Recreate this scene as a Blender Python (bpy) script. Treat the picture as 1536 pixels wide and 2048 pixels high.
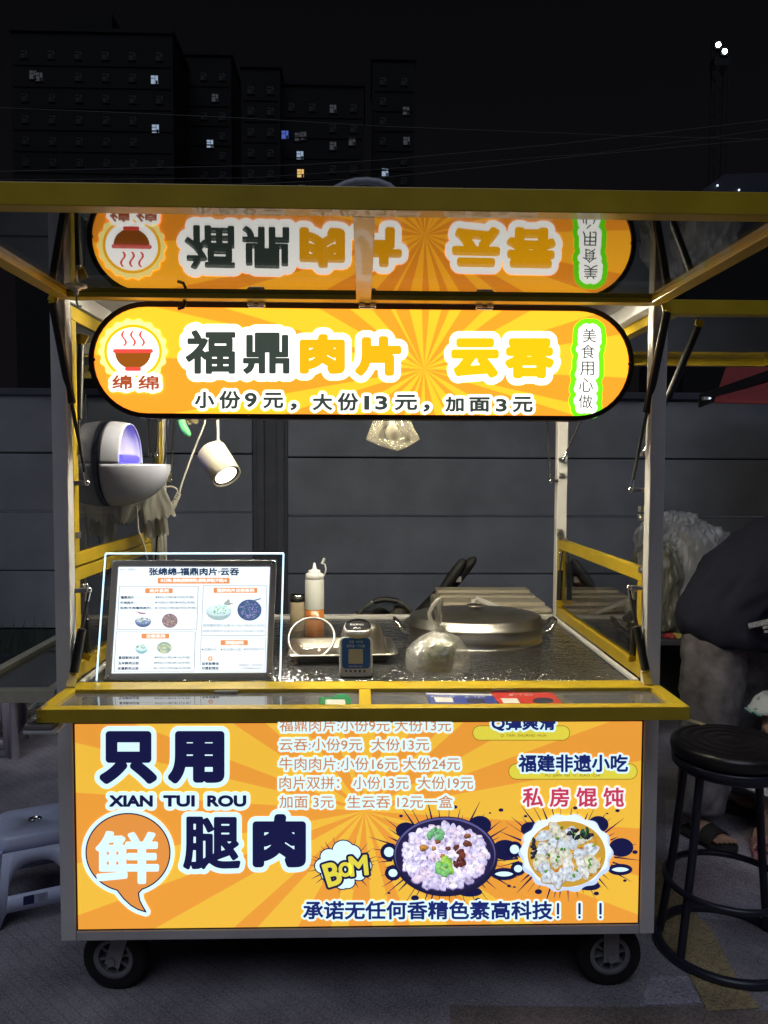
import bpy, bmesh, math, random
import numpy as np
from mathutils import Vector, Matrix
random.seed(7)
rng = np.random.default_rng(7)
S = bpy.context.scene
COL = S.collection
for o in list(bpy.data.objects):
    bpy.data.objects.remove(o)

# ------------------------------------------------------------------ camera
CAM = np.array([.0003, -2.0456, 1.4825])
_y, _p, _r, FPX = 0.0282, -0.0537, 0.0042, 1563.47
_cy, _sy, _cp, _sp, _cr, _sr = math.cos(_y), math.sin(_y), math.cos(_p), math.sin(_p), math.cos(_r), math.sin(_r)
_f = np.array([_sy*_cp, _cy*_cp, _sp]); _r0 = np.array([_cy, -_sy, 0.]); _u0 = np.cross(_r0, _f)
_rt, _up = _cr*_r0+_sr*_u0, -_sr*_r0+_cr*_u0
cd = bpy.data.cameras.new('camera'); cam = bpy.data.objects.new('camera', cd); COL.objects.link(cam)
cd.sensor_width = 36; cd.lens = FPX/2048*36; cd.clip_start = .02; cd.clip_end = 2000
M4 = Matrix.Identity(4)
for i in range(3):
    M4[i][0], M4[i][1], M4[i][2], M4[i][3] = _rt[i], _up[i], -_f[i], CAM[i]
cam.matrix_world = M4
S.camera = cam

# ------------------------------------------------------------------ night sky, glow of the city, exposure
W = bpy.data.worlds.new('World'); S.world = W; W.use_nodes = True
nt = W.node_tree; nt.nodes.clear()
out = nt.nodes.new('ShaderNodeOutputWorld'); bg = nt.nodes.new('ShaderNodeBackground')
tc = nt.nodes.new('ShaderNodeTexCoord'); sx = nt.nodes.new('ShaderNodeSeparateXYZ'); rp = nt.nodes.new('ShaderNodeValToRGB')
nt.links.new(tc.outputs['Generated'], sx.inputs[0]); nt.links.new(sx.outputs['Z'], rp.inputs[0])
rp.color_ramp.elements[0].position = 0; rp.color_ramp.elements[0].color = (.0056, .0048, .0054, 1)
rp.color_ramp.elements[1].position = .7; rp.color_ramp.elements[1].color = (.0016, .0017, .0027, 1)
nt.links.new(rp.outputs[0], bg.inputs[0]); bg.inputs[1].default_value = 1
nt.links.new(bg.outputs[0], out.inputs[0])
sd = bpy.data.lights.new('sun', 'SUN'); sun = bpy.data.objects.new('sun', sd); COL.objects.link(sun)
sd.energy = .62; sd.angle = math.radians(40); sd.color = (.76, .83, 1.)
sun.rotation_euler = (Vector((.08, .55, -.84))).to_track_quat('-Z', 'Y').to_euler()
S.view_settings.view_transform = 'Standard'; S.view_settings.look = 'None'
S.view_settings.exposure = 0; S.view_settings.gamma = 1; S.view_settings.use_curve_mapping = False
S.render.engine = 'CYCLES'
S.cycles.use_denoising = True
S.cycles.max_bounces = 8; S.cycles.transparent_max_bounces = 24; S.cycles.sample_clamp_indirect = 4
S.cycles.caustics_reflective = False; S.cycles.caustics_refractive = False

def at(x, y, X=None, Y=None, Z=None):
    """pixel of the 1536x2048 photo -> point on a plane of the place"""
    d = _f+_rt*(x-768)/FPX-_up*(y-1024)/FPX
    t = (Y-CAM[1])/d[1] if Y is not None else (Z-CAM[2])/d[2] if Z is not None else (X-CAM[0])/d[0]
    return CAM+t*d

# ------------------------------------------------------------------ materials
def L8(r, g, b):
    def c(v):
        v /= 255
        return v/12.92 if v <= .04045 else ((v+.055)/1.055)**2.4
    return (c(r), c(g), c(b))
_m = {}
def mat(name, col, rough=.5, metal=0., noise=0., nscale=30., bump=0., bscale=120., coat=0., spec=.5, wear=0., stretch=None):
    if name in _m: return _m[name]
    m = bpy.data.materials.new(name); m.use_nodes = True; _m[name] = m
    n = m.node_tree; b = n.nodes['Principled BSDF']
    b.inputs['Base Color'].default_value = (*col, 1); b.inputs['Roughness'].default_value = rough
    b.inputs['Metallic'].default_value = metal; b.inputs['Coat Weight'].default_value = coat
    b.inputs['Specular IOR Level'].default_value = spec
    t = n.nodes.new('ShaderNodeTexCoord'); src = t.outputs['Object']
    if stretch:
        mp = n.nodes.new('ShaderNodeMapping'); mp.inputs['Scale'].default_value = stretch
        n.links.new(src, mp.inputs[0]); src = mp.outputs[0]
    if noise:
        tx = n.nodes.new('ShaderNodeTexNoise'); tx.inputs['Scale'].default_value = nscale; tx.inputs['Detail'].default_value = 6
        n.links.new(src, tx.inputs['Vector'])
        mx = n.nodes.new('ShaderNodeMix'); mx.data_type = 'RGBA'; mx.blend_type = 'MIX'
        mx.inputs[6].default_value = (*[max(0, c*(1-noise)) for c in col], 1)
        mx.inputs[7].default_value = (*[min(1, c*(1+noise)) for c in col], 1)
        mr = n.nodes.new('ShaderNodeMapRange'); mr.inputs[1].default_value = .3; mr.inputs[2].default_value = .7
        n.links.new(tx.outputs[0], mr.inputs[0]); n.links.new(mr.outputs[0], mx.inputs[0]); n.links.new(mx.outputs[2], b.inputs['Base Color'])
        rr = n.nodes.new('ShaderNodeMapRange'); rr.inputs[3].default_value = max(.02, rough-.12*noise*2); rr.inputs[4].default_value = min(1, rough+.12*noise*2)
        n.links.new(tx.outputs[0], rr.inputs[0]); n.links.new(rr.outputs[0], b.inputs['Roughness'])
    if wear:
        w1 = n.nodes.new('ShaderNodeTexNoise'); w1.inputs['Scale'].default_value = 26; w1.inputs['Detail'].default_value = 9; w1.inputs['Roughness'].default_value = .72; n.links.new(t.outputs['Object'], w1.inputs['Vector'])
        wr = n.nodes.new('ShaderNodeMapRange'); wr.inputs[1].default_value = .64; wr.inputs[2].default_value = .72; wr.inputs[3].default_value = 0; wr.inputs[4].default_value = wear; n.links.new(w1.outputs[0], wr.inputs[0])
        wm = n.nodes.new('ShaderNodeMix'); wm.data_type = 'RGBA'; wm.inputs[7].default_value = (*[c*.28+.01 for c in col], 1); n.links.new(wr.outputs[0], wm.inputs[0])
        ls = [l for l in n.links if l.to_socket == b.inputs['Base Color']]
        if ls: n.links.new(ls[0].from_socket, wm.inputs[6])
        else: wm.inputs[6].default_value = (*col, 1)
        n.links.new(wm.outputs[2], b.inputs['Base Color'])
    if bump:
        t2 = n.nodes.new('ShaderNodeTexNoise'); t2.inputs['Scale'].default_value = bscale; t2.inputs['Detail'].default_value = 4
        n.links.new(src, t2.inputs['Vector'])
        bp = n.nodes.new('ShaderNodeBump'); bp.inputs['Strength'].default_value = bump; bp.inputs['Distance'].default_value = .004
        n.links.new(t2.outputs[0], bp.inputs['Height']); n.links.new(bp.outputs[0], b.inputs['Normal'])
    return m
def foodink(rgb, k):
    nm = 'food_%d_%d_%d' % rgb
    if nm in _m: return _m[nm]
    m = emit(nm, L8(*rgb), k); n = m.node_tree; b = n.nodes['Principled BSDF']; t = n.nodes.new('ShaderNodeTexCoord'); x = n.nodes.new('ShaderNodeTexNoise'); x.inputs['Scale'].default_value = 95; x.inputs['Detail'].default_value = 5
    r = n.nodes.new('ShaderNodeValToRGB'); c = L8(*rgb); e = r.color_ramp.elements; e[0].position = .33; e[0].color = (c[0]*.50, c[1]*.46, c[2]*.52, 1); e[1].position = .66; e[1].color = (min(1.2, c[0]*1.2), min(1.2, c[1]*1.2), min(1.2, c[2]*1.18), 1)
    e2 = e.new(.48); e2.color = (*c, 1)
    n.links.new(t.outputs['Object'], x.inputs['Vector']); n.links.new(x.outputs[0], r.inputs[0]); n.links.new(r.outputs[0], b.inputs['Emission Color']); return m
def emit(name, col, k=1.):
    if name in _m: return _m[name]
    m = bpy.data.materials.new(name); m.use_nodes = True; _m[name] = m
    b = m.node_tree.nodes['Principled BSDF']
    b.inputs['Base Color'].default_value = (*[min(.8, c) for c in col], 1); b.inputs['Roughness'].default_value = .45
    b.inputs['Emission Color'].default_value = (*col, 1); b.inputs['Emission Strength'].default_value = k
    return m
def ink(rgb, k):
    """translucent print on a light box: the colour as seen lit, times the lamp's strength"""
    return emit('ink_%d_%d_%d_%.2f' % (*rgb, k), L8(*rgb), k)
def clear(name, tint=(.9, .9, .9), f0=.05, haze=0., hazecol=(.8, .8, .8), rough=.02, bump=0., bscale=40.):
    """thin clear sheet: Fresnel gloss over see-through, with an optional milky share"""
    if name in _m: return _m[name]
    m = bpy.data.materials.new(name); m.use_nodes = True; _m[name] = m
    n = m.node_tree; n.nodes.clear(); N = n.nodes.new; Lk = n.links.new
    o = N('ShaderNodeOutputMaterial'); tr = N('ShaderNodeBsdfTransparent'); tr.inputs[0].default_value = (*tint, 1)
    gl = N('ShaderNodeBsdfGlossy'); gl.inputs['Roughness'].default_value = rough; gl.inputs[0].default_value = (1, 1, 1, 1)
    g = N('ShaderNodeNewGeometry'); dt = N('ShaderNodeVectorMath'); dt.operation = 'DOT_PRODUCT'
    if bump:
        t = N('ShaderNodeTexCoord'); t2 = N('ShaderNodeTexNoise'); t2.inputs['Scale'].default_value = bscale; t2.inputs['Detail'].default_value = 3
        Lk(t.outputs['Object'], t2.inputs['Vector']); bp = N('ShaderNodeBump'); bp.inputs['Strength'].default_value = bump; bp.inputs['Distance'].default_value = .01
        Lk(t2.outputs[0], bp.inputs['Height']); Lk(bp.outputs[0], gl.inputs['Normal']); Lk(bp.outputs[0], dt.inputs[0])
    else:
        Lk(g.outputs['Normal'], dt.inputs[0])
    Lk(g.outputs['Incoming'], dt.inputs[1])
    def mth(op, a, b=None):
        q = N('ShaderNodeMath'); q.operation = op
        for i, v in enumerate((a, b)):
            if v is None: continue
            if isinstance(v, (int, float)): q.inputs[i].default_value = v
            else: Lk(v, q.inputs[i])
        return q.outputs[0]
    c = mth('ABSOLUTE', dt.outputs['Value']); c = mth('SUBTRACT', 1., c); c = mth('POWER', c, 5.); c = mth('MULTIPLY', c, 1-f0); c = mth('ADD', c, f0)
    base = tr.outputs[0]
    if haze:
        df = N('ShaderNodeBsdfDiffuse'); df.inputs[0].default_value = (*hazecol, 1); tl = N('ShaderNodeBsdfTranslucent'); tl.inputs[0].default_value = (*hazecol, 1)
        ad = N('ShaderNodeMixShader'); ad.inputs[0].default_value = .5; Lk(df.outputs[0], ad.inputs[1]); Lk(tl.outputs[0], ad.inputs[2])
        mh = N('ShaderNodeMixShader'); mh.inputs[0].default_value = haze; Lk(base, mh.inputs[1]); Lk(ad.outputs[0], mh.inputs[2]); base = mh.outputs[0]
    mx = N('ShaderNodeMixShader'); Lk(c, mx.inputs[0]); Lk(base, mx.inputs[1]); Lk(gl.outputs[0], mx.inputs[2]); Lk(mx.outputs[0], o.inputs[0])
    return m
def rays(name, cx, cz, cols, k, n=15, seed=0., off=(0, 0, 0)):
    """sunburst print: wedges of two colours round (cx, cz) in the panel's own plane"""
    m = bpy.data.materials.new(name); m.use_nodes = True
    nn = m.node_tree; N = nn.nodes.new; Lk = nn.links.new; b = nn.nodes['Principled BSDF']
    t = N('ShaderNodeTexCoord'); s = N('ShaderNodeSeparateXYZ'); Lk(t.outputs['Object'], s.inputs[0])
    def mth(op, a, b=None):
        q = N('ShaderNodeMath'); q.operation = op
        for i, v in enumerate((a, b)):
            if v is None: continue
            if isinstance(v, (int, float)): q.inputs[i].default_value = v
            else: Lk(v, q.inputs[i])
        return q.outputs[0]
    a = mth('ARCTAN2', mth('SUBTRACT', s.outputs['Z'], cz), mth('SUBTRACT', s.outputs['X'], cx))
    w = mth('ADD', mth('SINE', mth('ADD', mth('MULTIPLY', a, n), seed)), mth('MULTIPLY', mth('SINE', mth('ADD', mth('MULTIPLY', a, 5.), seed*2)), .55))
    w = mth('ADD', w, mth('MULTIPLY', mth('SINE', mth('ADD', mth('MULTIPLY', a, 11.), 1.3)), .4))
    rp = N('ShaderNodeValToRGB'); rp.color_ramp.interpolation = 'LINEAR'
    e = rp.color_ramp.elements; e[0].position = .485; e[0].color = (*cols[0], 1); e[1].position = .515; e[1].color = (*cols[1], 1)
    Lk(mth('ADD', mth('MULTIPLY', w, .5), .5), rp.inputs[0])
    Lk(rp.outputs[0], b.inputs['Emission Color']); b.inputs['Emission Strength'].default_value = k
    Lk(rp.outputs[0], b.inputs['Base Color']); b.inputs['Roughness'].default_value = .4
    return m

WHITE = mat('white_paint', (.70, .69, .68), .38, noise=.06, nscale=9, coat=.15, wear=.55)
GREYP = mat('grey_white_paint', (.55, .55, .56), .45, noise=.1, nscale=7, wear=.6)
YEL = mat('yellow_paint', (.55, .38, .018), .36, noise=.12, nscale=11, coat=.2, bump=.03, bscale=60, wear=.6)
BLACK = mat('black_plastic', (.012, .012, .013), .38)
BLACKM = mat('black_matt', (.02, .02, .022), .6, noise=.2)
CHROME = mat('chrome', (.75, .74, .72), .14, 1.)
STEEL = mat('brushed_steel', (.66, .63, .58), .34, 1., noise=.1, nscale=14, bump=.04, bscale=25, stretch=(1, 1, 30))
STEELD = mat('dull_steel', (.42, .41, .39), .36, 1., noise=.2, nscale=10)
RUBBER = mat('tyre_rubber', (.013, .013, .014), .75, noise=.3, nscale=40, bump=.2, bscale=90)
WPL = mat('white_plastic', (.74, .74, .76), .3, noise=.03)
CREAM = mat('cream_plastic', (.68, .64, .52), .42, noise=.05)
BROWN = mat('dark_brown_trim', (.028, .012, .008), .5)
PANE = clear('tinted_pane', (.42, .44, .42), .10)
SPANE = clear('shelf_pane', (.75, .76, .78), .09, haze=.6, hazecol=(.34, .34, .35), rough=.035, bump=.02, bscale=9)
SIDEP = clear('side_pane', (.55, .56, .56), .20)
ACRYL = clear('acrylic', (.93, .95, .96), .05)
FILM = clear('plastic_film', (.94, .94, .92), .10, haze=.30, hazecol=(.85, .84, .78), rough=.12, bump=.6, bscale=30)
FILM2 = clear('bag_film', (.95, .95, .94), .10, haze=.27, hazecol=(.92, .91, .86), rough=.1, bump=1., bscale=26)

# ------------------------------------------------------------------ mesh building
class MB:
    def __init__(s): s.v = []; s.f = []; s.sm = []
    def add(s, vs, fs, smooth=False):
        b = len(s.v); s.v += [tuple(map(float, p)) for p in vs]
        for f in fs: s.f.append([i+b for i in f]); s.sm.append(smooth)
        return s
    def box(s, a, b):
        x0, y0, z0 = [min(a[i], b[i]) for i in range(3)]; x1, y1, z1 = [max(a[i], b[i]) for i in range(3)]
        return s.add([(x0,y0,z0),(x1,y0,z0),(x1,y1,z0),(x0,y1,z0),(x0,y0,z1),(x1,y0,z1),(x1,y1,z1),(x0,y1,z1)],
                     [(0,3,2,1),(4,5,6,7),(0,1,5,4),(1,2,6,5),(2,3,7,6),(3,0,4,7)])
    def bar(s, p, q, w, h, up=(0,0,1)):
        """box beam from p to q, w wide, h high"""
        p, q = np.array(p, float), np.array(q, float); d = q-p; d /= np.linalg.norm(d); up = np.array(up, float)
        r = np.cross(d, up); r /= np.linalg.norm(r); u = np.cross(r, d)
        c = [p+r*i*w/2+u*j*h/2 for i, j in ((-1,-1),(1,-1),(1,1),(-1,1))]; e = [x+(q-p) for x in c]
        return s.add(c+e, [(3,2,1,0),(4,5,6,7),(0,1,5,4),(1,2,6,5),(2,3,7,6),(3,0,4,7)])
    def cone(s, p, q, r0, r1, n=20, caps=True):
        p, q = np.array(p, float), np.array(q, float); d = q-p; d /= np.linalg.norm(d)
        a = np.cross(d, (0,0,1) if abs(d[2]) < .9 else (1,0,0)); a /= np.linalg.norm(a); b = np.cross(d, a)
        vs = [p+r0*(a*math.cos(t)+b*math.sin(t)) for t in np.arange(n)*2*math.pi/n]+[q+r1*(a*math.cos(t)+b*math.sin(t)) for t in np.arange(n)*2*math.pi/n]
        fs = [(i, (i+1) % n, n+(i+1) % n, n+i) for i in range(n)]; s.add(vs, fs, True)
        if caps: s.add(vs, [tuple(range(n))[::-1], tuple(range(n, 2*n))])
        return s
    def tube(s, pts, r, n=8, closed=False):
        P = [np.array(p, float) for p in pts]; k = len(P); rr = r if hasattr(r, '__len__') else [r]*k; vs = []; a = None
        for i in range(k):
            d = (P[(i+1) % k]-P[i-1]) if closed else P[min(i+1, k-1)]-P[max(i-1, 0)]
            d = d/(np.linalg.norm(d)+1e-9)
            if a is None:
                a = np.cross(d, (0,0,1) if abs(d[2]) < .9 else (1,0,0))
            else: a = a-d*np.dot(a, d)
            a = a/np.linalg.norm(a); b = np.cross(d, a)
            vs += [P[i]+rr[i]*(a*math.cos(t)+b*math.sin(t)) for t in np.arange(n)*2*math.pi/n]
        fs = []
        for i in range(k if closed else k-1):
            j = (i+1) % k
            fs += [(i*n+m, i*n+(m+1) % n, j*n+(m+1) % n, j*n+m) for m in range(n)]
        s.add(vs, fs, True)
        if not closed: s.add(vs[:n], [tuple(range(n))[::-1]]); s.add(vs[-n:], [tuple(range(n))])
        return s
    def lathe(s, prof, c=(0,0,0), n=32, ax=(0,0,1), sx=1., sy=1., caps=False, jit=None):
        ax = np.array(ax, float); ax /= np.linalg.norm(ax)
        a = np.cross(ax, (0,1,0) if abs(ax[1]) < .9 else (1,0,0)); a /= np.linalg.norm(a); b = np.cross(ax, a); c = np.array(c, float)
        if abs(ax[2]) > .99: a, b = np.array([1.,0,0]), np.array([0,1.,0])*np.sign(ax[2])
        vs = []
        for j, (r, z) in enumerate(prof):
            for i in range(n):
                t = i*2*math.pi/n; q = r*(jit(t, j) if jit else 1)
                vs.append(c+ax*z+a*math.cos(t)*q*sx+b*math.sin(t)*q*sy)
        fs = [(j*n+i, j*n+(i+1) % n, (j+1)*n+(i+1) % n, (j+1)*n+i) for j in range(len(prof)-1) for i in range(n)]
        s.add(vs, fs, True)
        if caps: s.add(vs[:n], [tuple(range(n))[::-1]]); s.add(vs[-n:], [tuple(range(n))])
        return s
    def ball(s, c, r, n=14):
        r = r if hasattr(r, '__len__') else (r, r, r)
        vs = []; k = n//2
        for j in range(k+1):
            ph = -math.pi/2+math.pi*j/k
            for i in range(n): vs.append((c[0]+r[0]*math.cos(ph)*math.cos(i*2*math.pi/n), c[1]+r[1]*math.cos(ph)*math.sin(i*2*math.pi/n), c[2]+r[2]*math.sin(ph)))
        return s.add(vs, [(j*n+i, j*n+(i+1) % n, (j+1)*n+(i+1) % n, (j+1)*n+i) for j in range(k) for i in range(n)], True)
    def torus(s, c, R, r, ax=(0,0,1), n=40, m=10, sx=1, sy=1):
        ax = np.array(ax, float); ax /= np.linalg.norm(ax); a = np.cross(ax, (0,1,0) if abs(ax[1]) < .9 else (1,0,0)); a /= np.linalg.norm(a); b = np.cross(ax, a)
        if abs(ax[2]) > .99: a, b = np.array([1.,0,0]), np.array([0,1.,0])
        return s.tube([np.array(c)+R*(a*math.cos(t)*sx+b*math.sin(t)*sy) for t in np.arange(n)*2*math.pi/n], r, m, True)
    def grid(s, fn, nu, nv, smooth=True):
        vs = [fn(i/nu, j/nv) for j in range(nv+1) for i in range(nu+1)]
        return s.add(vs, [(j*(nu+1)+i, j*(nu+1)+i+1, (j+1)*(nu+1)+i+1, (j+1)*(nu+1)+i) for j in range(nv) for i in range(nu)], smooth)
    def build(s, name, m, parent=None, bevel=0., base=None, solid=0., seg=2):
        me = bpy.data.meshes.new(name); off = np.array(root_loc(parent) if parent is not None else (base if base is not None else (0,0,0)), float)
        me.from_pydata([tuple(np.array(v)-off) for v in s.v], [], s.f)
        me.polygons.foreach_set('use_smooth', s.sm); me.materials.append(m); me.validate(); me.update()
        o = bpy.data.objects.new(name, me); COL.objects.link(o)
        if parent is not None: o.parent = parent
        else: o.location = off
        if solid:
            q = o.modifiers.new('solid', 'SOLIDIFY'); q.thickness = solid; q.offset = 0
        if bevel:
            q = o.modifiers.new('bevel', 'BEVEL'); q.width = bevel; q.segments = seg; q.limit_method = 'ANGLE'; q.angle_limit = math.radians(50); q.harden_normals = False
        return o
def root_loc(o):
    while o.parent: o = o.parent
    return tuple(o.location)
def thing(name, label, cat, loc, group=None):
    o = bpy.data.objects.new(name, None); COL.objects.link(o); o.location = loc; o.empty_display_size = .1
    return tag(o, label, cat, group)
def tag(o, label, cat, group=None):
    o['label'] = label; o['category'] = cat
    if group: o['group'] = group
    return o
def struct(o, kind='structure'):
    o['kind'] = kind; return o

# ------------------------------------------------------------------ print: outlines of glyphs grown to any weight, then filled
def text_polys(body, font_shear=0.):
    c = bpy.data.curves.new('t', 'FONT'); c.body = body; c.resolution_u = 3
    o = bpy.data.objects.new('t', c); COL.objects.link(o)
    dg = bpy.context.evaluated_depsgraph_get(); cu = o.evaluated_get(dg).to_curve(dg); res = []
    for sp in cu.splines:
        if sp.type != 'BEZIER':
            res.append(np.array([p.co[:2] for p in sp.points])); continue
        b = sp.bezier_points; k = len(b); P = []
        for i in range(k):
            p0, h0, h1, p1 = [np.array(q[:2]) for q in (b[i].co, b[i].handle_right, b[(i+1) % k].handle_left, b[(i+1) % k].co)]
            d = p1-p0; ln = np.linalg.norm(d)+1e-9
            dev = max(abs(d[0]*(h-p0)[1]-d[1]*(h-p0)[0])/ln for h in (h0, h1))
            ts = [0.] if dev < .004 else [0, .2, .4, .6, .8]
            for t in ts: P.append((1-t)**3*p0+3*t*(1-t)**2*h0+3*t*t*(1-t)*h1+t**3*p1)
        res.append(np.array(P))
    bpy.data.objects.remove(o); bpy.data.curves.remove(c)
    return res
def fit(polys, x0, y0, x1, y1):
    A = np.concatenate(polys); mn, mx = A.min(0), A.max(0); sc = np.array([(x1-x0)/(mx[0]-mn[0]), (y1-y0)/max(1e-6, mx[1]-mn[1])])
    return [np.stack([x0+(p[:, 0]-mn[0])*sc[0], y1-(p[:, 1]-mn[1])*sc[1]], 1) for p in polys]
def text_px(body, x0, y0, x1, y1, rot=0.):
    P = fit(text_polys(body), x0, y0, x1, y1)
    if rot:
        c = np.array([(x0+x1)/2, (y0+y1)/2]); R = np.array([[math.cos(rot), math.sin(rot)], [-math.sin(rot), math.cos(rot)]])
        P = [(p-c)@R+c for p in P]
    return P
def text_line(body, x0, y0, x1, y1):
    """cell-by-cell line: CJK cells keep their pitch, so a string fills the box like the print"""
    return text_px(body, x0, y0, x1, y1)
def contours(polys, levels, cell):
    """closed outlines of a shape grown (or shrunk) by each level"""
    A = np.concatenate(polys); R = max(abs(l) for l in levels)+2.5*cell
    x0, y0 = A.min(0)-R; nx, ny = [int(math.ceil(v)) for v in (A.max(0)+R-np.array([x0, y0]))/cell]; nx += 1; ny += 1
    D = np.full((ny, nx), R*R); Wn = np.zeros((ny, nx+1), int)
    for p in polys:
        q = np.roll(p, -1, 0)
        for (ax, ay), (bx, by) in zip(p, q):
            i0 = max(0, int((min(ax, bx)-R-x0)/cell)); i1 = min(nx, int((max(ax, bx)+R-x0)/cell)+2)
            j0 = max(0, int((min(ay, by)-R-y0)/cell)); j1 = min(ny, int((max(ay, by)+R-y0)/cell)+2)
            X = x0+np.arange(i0, i1)*cell-ax; Y = (y0+np.arange(j0, j1)*cell-ay)[:, None]; dx, dy = bx-ax, by-ay
            l2 = dx*dx+dy*dy+1e-12; t = np.clip((X*dx+Y*dy)/l2, 0, 1); d = (X-t*dx)**2+(Y-t*dy)**2
            s = D[j0:j1, i0:i1]; np.minimum(s, d, out=s)
            if ay != by:
                lo, hi, sg = (ay, by, 1) if ay < by else (by, ay, -1)
                js = np.arange(max(0, int(math.ceil((lo-y0)/cell))), min(ny, int(math.ceil((hi-y0)/cell))))
                if len(js):
                    xs = ax+(y0+js*cell-ay)*dx/dy; ii = np.clip(np.ceil((xs-x0)/cell).astype(int), 0, nx)
                    np.add.at(Wn, (js, ii), sg)
    ins = np.cumsum(Wn, 1)[:, :nx] != 0; sdf = np.sqrt(D); sdf[ins] *= -1
    return [march(lv-sdf, x0, y0, cell) for lv in levels]
def march(Fd, x0, y0, cell):
    Fd = np.where(np.abs(Fd) < 1e-7, 1e-7, Fd); Fd[0] = Fd[-1] = -1; Fd[:, 0] = Fd[:, -1] = -1
    B = Fd > 0; code = B[:-1, :-1]*1+B[:-1, 1:]*2+B[1:, 1:]*4+B[1:, :-1]*8
    T = {1:[(3,0)],2:[(0,1)],3:[(3,1)],4:[(1,2)],5:[(3,2),(1,0)],6:[(0,2)],7:[(3,2)],8:[(2,3)],9:[(2,0)],10:[(2,1),(0,3)],11:[(2,1)],12:[(1,3)],13:[(1,0)],14:[(0,3)]}
    nxt = {}
    for j, i in zip(*np.nonzero((code > 0) & (code < 15))):
        E = {0: (0, j, i), 1: (1, j, i+1), 2: (0, j+1, i), 3: (1, j, i)}
        for a, b in T[int(code[j, i])]: nxt[E[a]] = E[b]
    def pos(e):
        k, j, i = e
        if k == 0: t = Fd[j, i]/(Fd[j, i]-Fd[j, i+1]); return (x0+(i+t)*cell, y0+j*cell)
        t = Fd[j, i]/(Fd[j, i]-Fd[j+1, i]); return (x0+i*cell, y0+(j+t)*cell)
    res = []
    while nxt:
        st, cur = nxt.popitem(); L = [pos(st)]; n = 0
        while cur != st and cur in nxt and n < 200000:
            L.append(pos(cur)); cur = nxt.pop(cur); n += 1
        if len(L) >= 6: res.append(simplify(np.array(L), cell*.12))
    return res
def simplify(P, tol):
    n = len(P); far = int(((P-P[0])**2).sum(1).argmax())
    def dp(a):
        keep = [0, len(a)-1]; st = [(0, len(a)-1)]
        while st:
            i, j = st.pop()
            if j-i < 2: continue
            d = a[j]-a[i]; ln = math.hypot(*d)+1e-12; e = np.abs(d[0]*(a[i+1:j, 1]-a[i, 1])-d[1]*(a[i+1:j, 0]-a[i, 0]))/ln
            k = int(e.argmax())
            if e[k] > tol: keep.append(i+1+k); st += [(i, i+1+k), (i+1+k, j)]
        return a[sorted(set(keep))]
    return np.concatenate([dp(P[:far+1])[:-1], dp(np.concatenate([P[far:], P[:1]]))[:-1]])
class Plane:
    """print surface: pixels of the photo cast onto a real plane; layers step towards the viewer"""
    def __init__(s, p, n, step=.0004): s.p = np.array(p, float); s.n = np.array(n, float)/np.linalg.norm(n); s.step = step
    def __call__(s, x, y, layer=0):
        d = _f+_rt*(x-768)/FPX-_up*(y-1024)/FPX; q = s.p+s.n*s.step*layer
        return CAM+d*(np.dot(q-CAM, s.n)/np.dot(d, s.n))
def fill(polys, pl, layer, name, m, parent, clip=None):
    cu = bpy.data.curves.new('f', 'CURVE'); cu.dimensions = '2D'; cu.fill_mode = 'FRONT'
    for p in polys:
        if len(p) < 3: continue
        s = cu.splines.new('POLY'); s.points.add(len(p)-1); s.use_cyclic_u = True
        a = np.zeros((len(p), 4)); a[:, 0] = p[:, 0]; a[:, 1] = -p[:, 1]; a[:, 3] = 1; s.points.foreach_set('co', a.ravel())
    o = bpy.data.objects.new('f', cu); COL.objects.link(o); dg = bpy.context.evaluated_depsgraph_get()
    me = bpy.data.meshes.new_from_object(o.evaluated_get(dg)); bpy.data.objects.remove(o); bpy.data.curves.remove(cu)
    if clip is not None:
        bm = bmesh.new(); bm.from_mesh(me)
        bmesh.ops.bisect_plane(bm, geom=bm.verts[:]+bm.edges[:]+bm.faces[:], plane_co=(0, -clip, 0), plane_no=(0, 1, 0), clear_outer=True)
        bm.to_mesh(me); bm.free()
    off = np.array(root_loc(parent))
    for v in me.vertices: v.co = Vector(pl(v.co.x, -v.co.y, layer)-off)
    me.materials.clear(); me.materials.append(m); me.name = name
    parts = [me]; par = list(range(len(me.vertices)))
    def find(i):
        while par[i] != i: par[i] = par[par[i]]; i = par[i]
        return i
    for e in me.edges: par[find(e.vertices[0])] = find(e.vertices[1])
    rid = [find(i) for i in range(len(par))]; ids = sorted(set(rid))
    if 2 <= len(ids) <= 14:
        parts = []
        for k in ids:
            vi = [i for i in range(len(rid)) if rid[i] == k]; ix = {i: j for j, i in enumerate(vi)}
            q = bpy.data.meshes.new(name); q.from_pydata([tuple(me.vertices[i].co) for i in vi], [], [[ix[i] for i in p.vertices] for p in me.polygons if rid[p.vertices[0]] == k]); q.materials.append(m); parts.append(q)
    for q in parts:
        o = bpy.data.objects.new(name, q); COL.objects.link(o); o.parent = parent
    return o
def printed(polys, pl, parent, levels, name='lettering', cell=.7, clip=None):
    """levels: (grow in px, ink, layer, name)"""
    for lv, C in zip(levels, contours(polys, [l[0] for l in levels], cell)):
        if C: fill(C, pl, lv[2], lv[3] if len(lv) > 3 else name, lv[1], parent, clip)
def ell(cx, cy, rx, ry, n=48, wav=0., k=0, a0=0., a1=2*math.pi):
    t = np.linspace(a0, a1, n, endpoint=False); w = 1+wav*np.cos(k*t)
    return np.stack([cx+rx*w*np.cos(t), cy+ry*w*np.sin(t)], 1)
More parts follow.
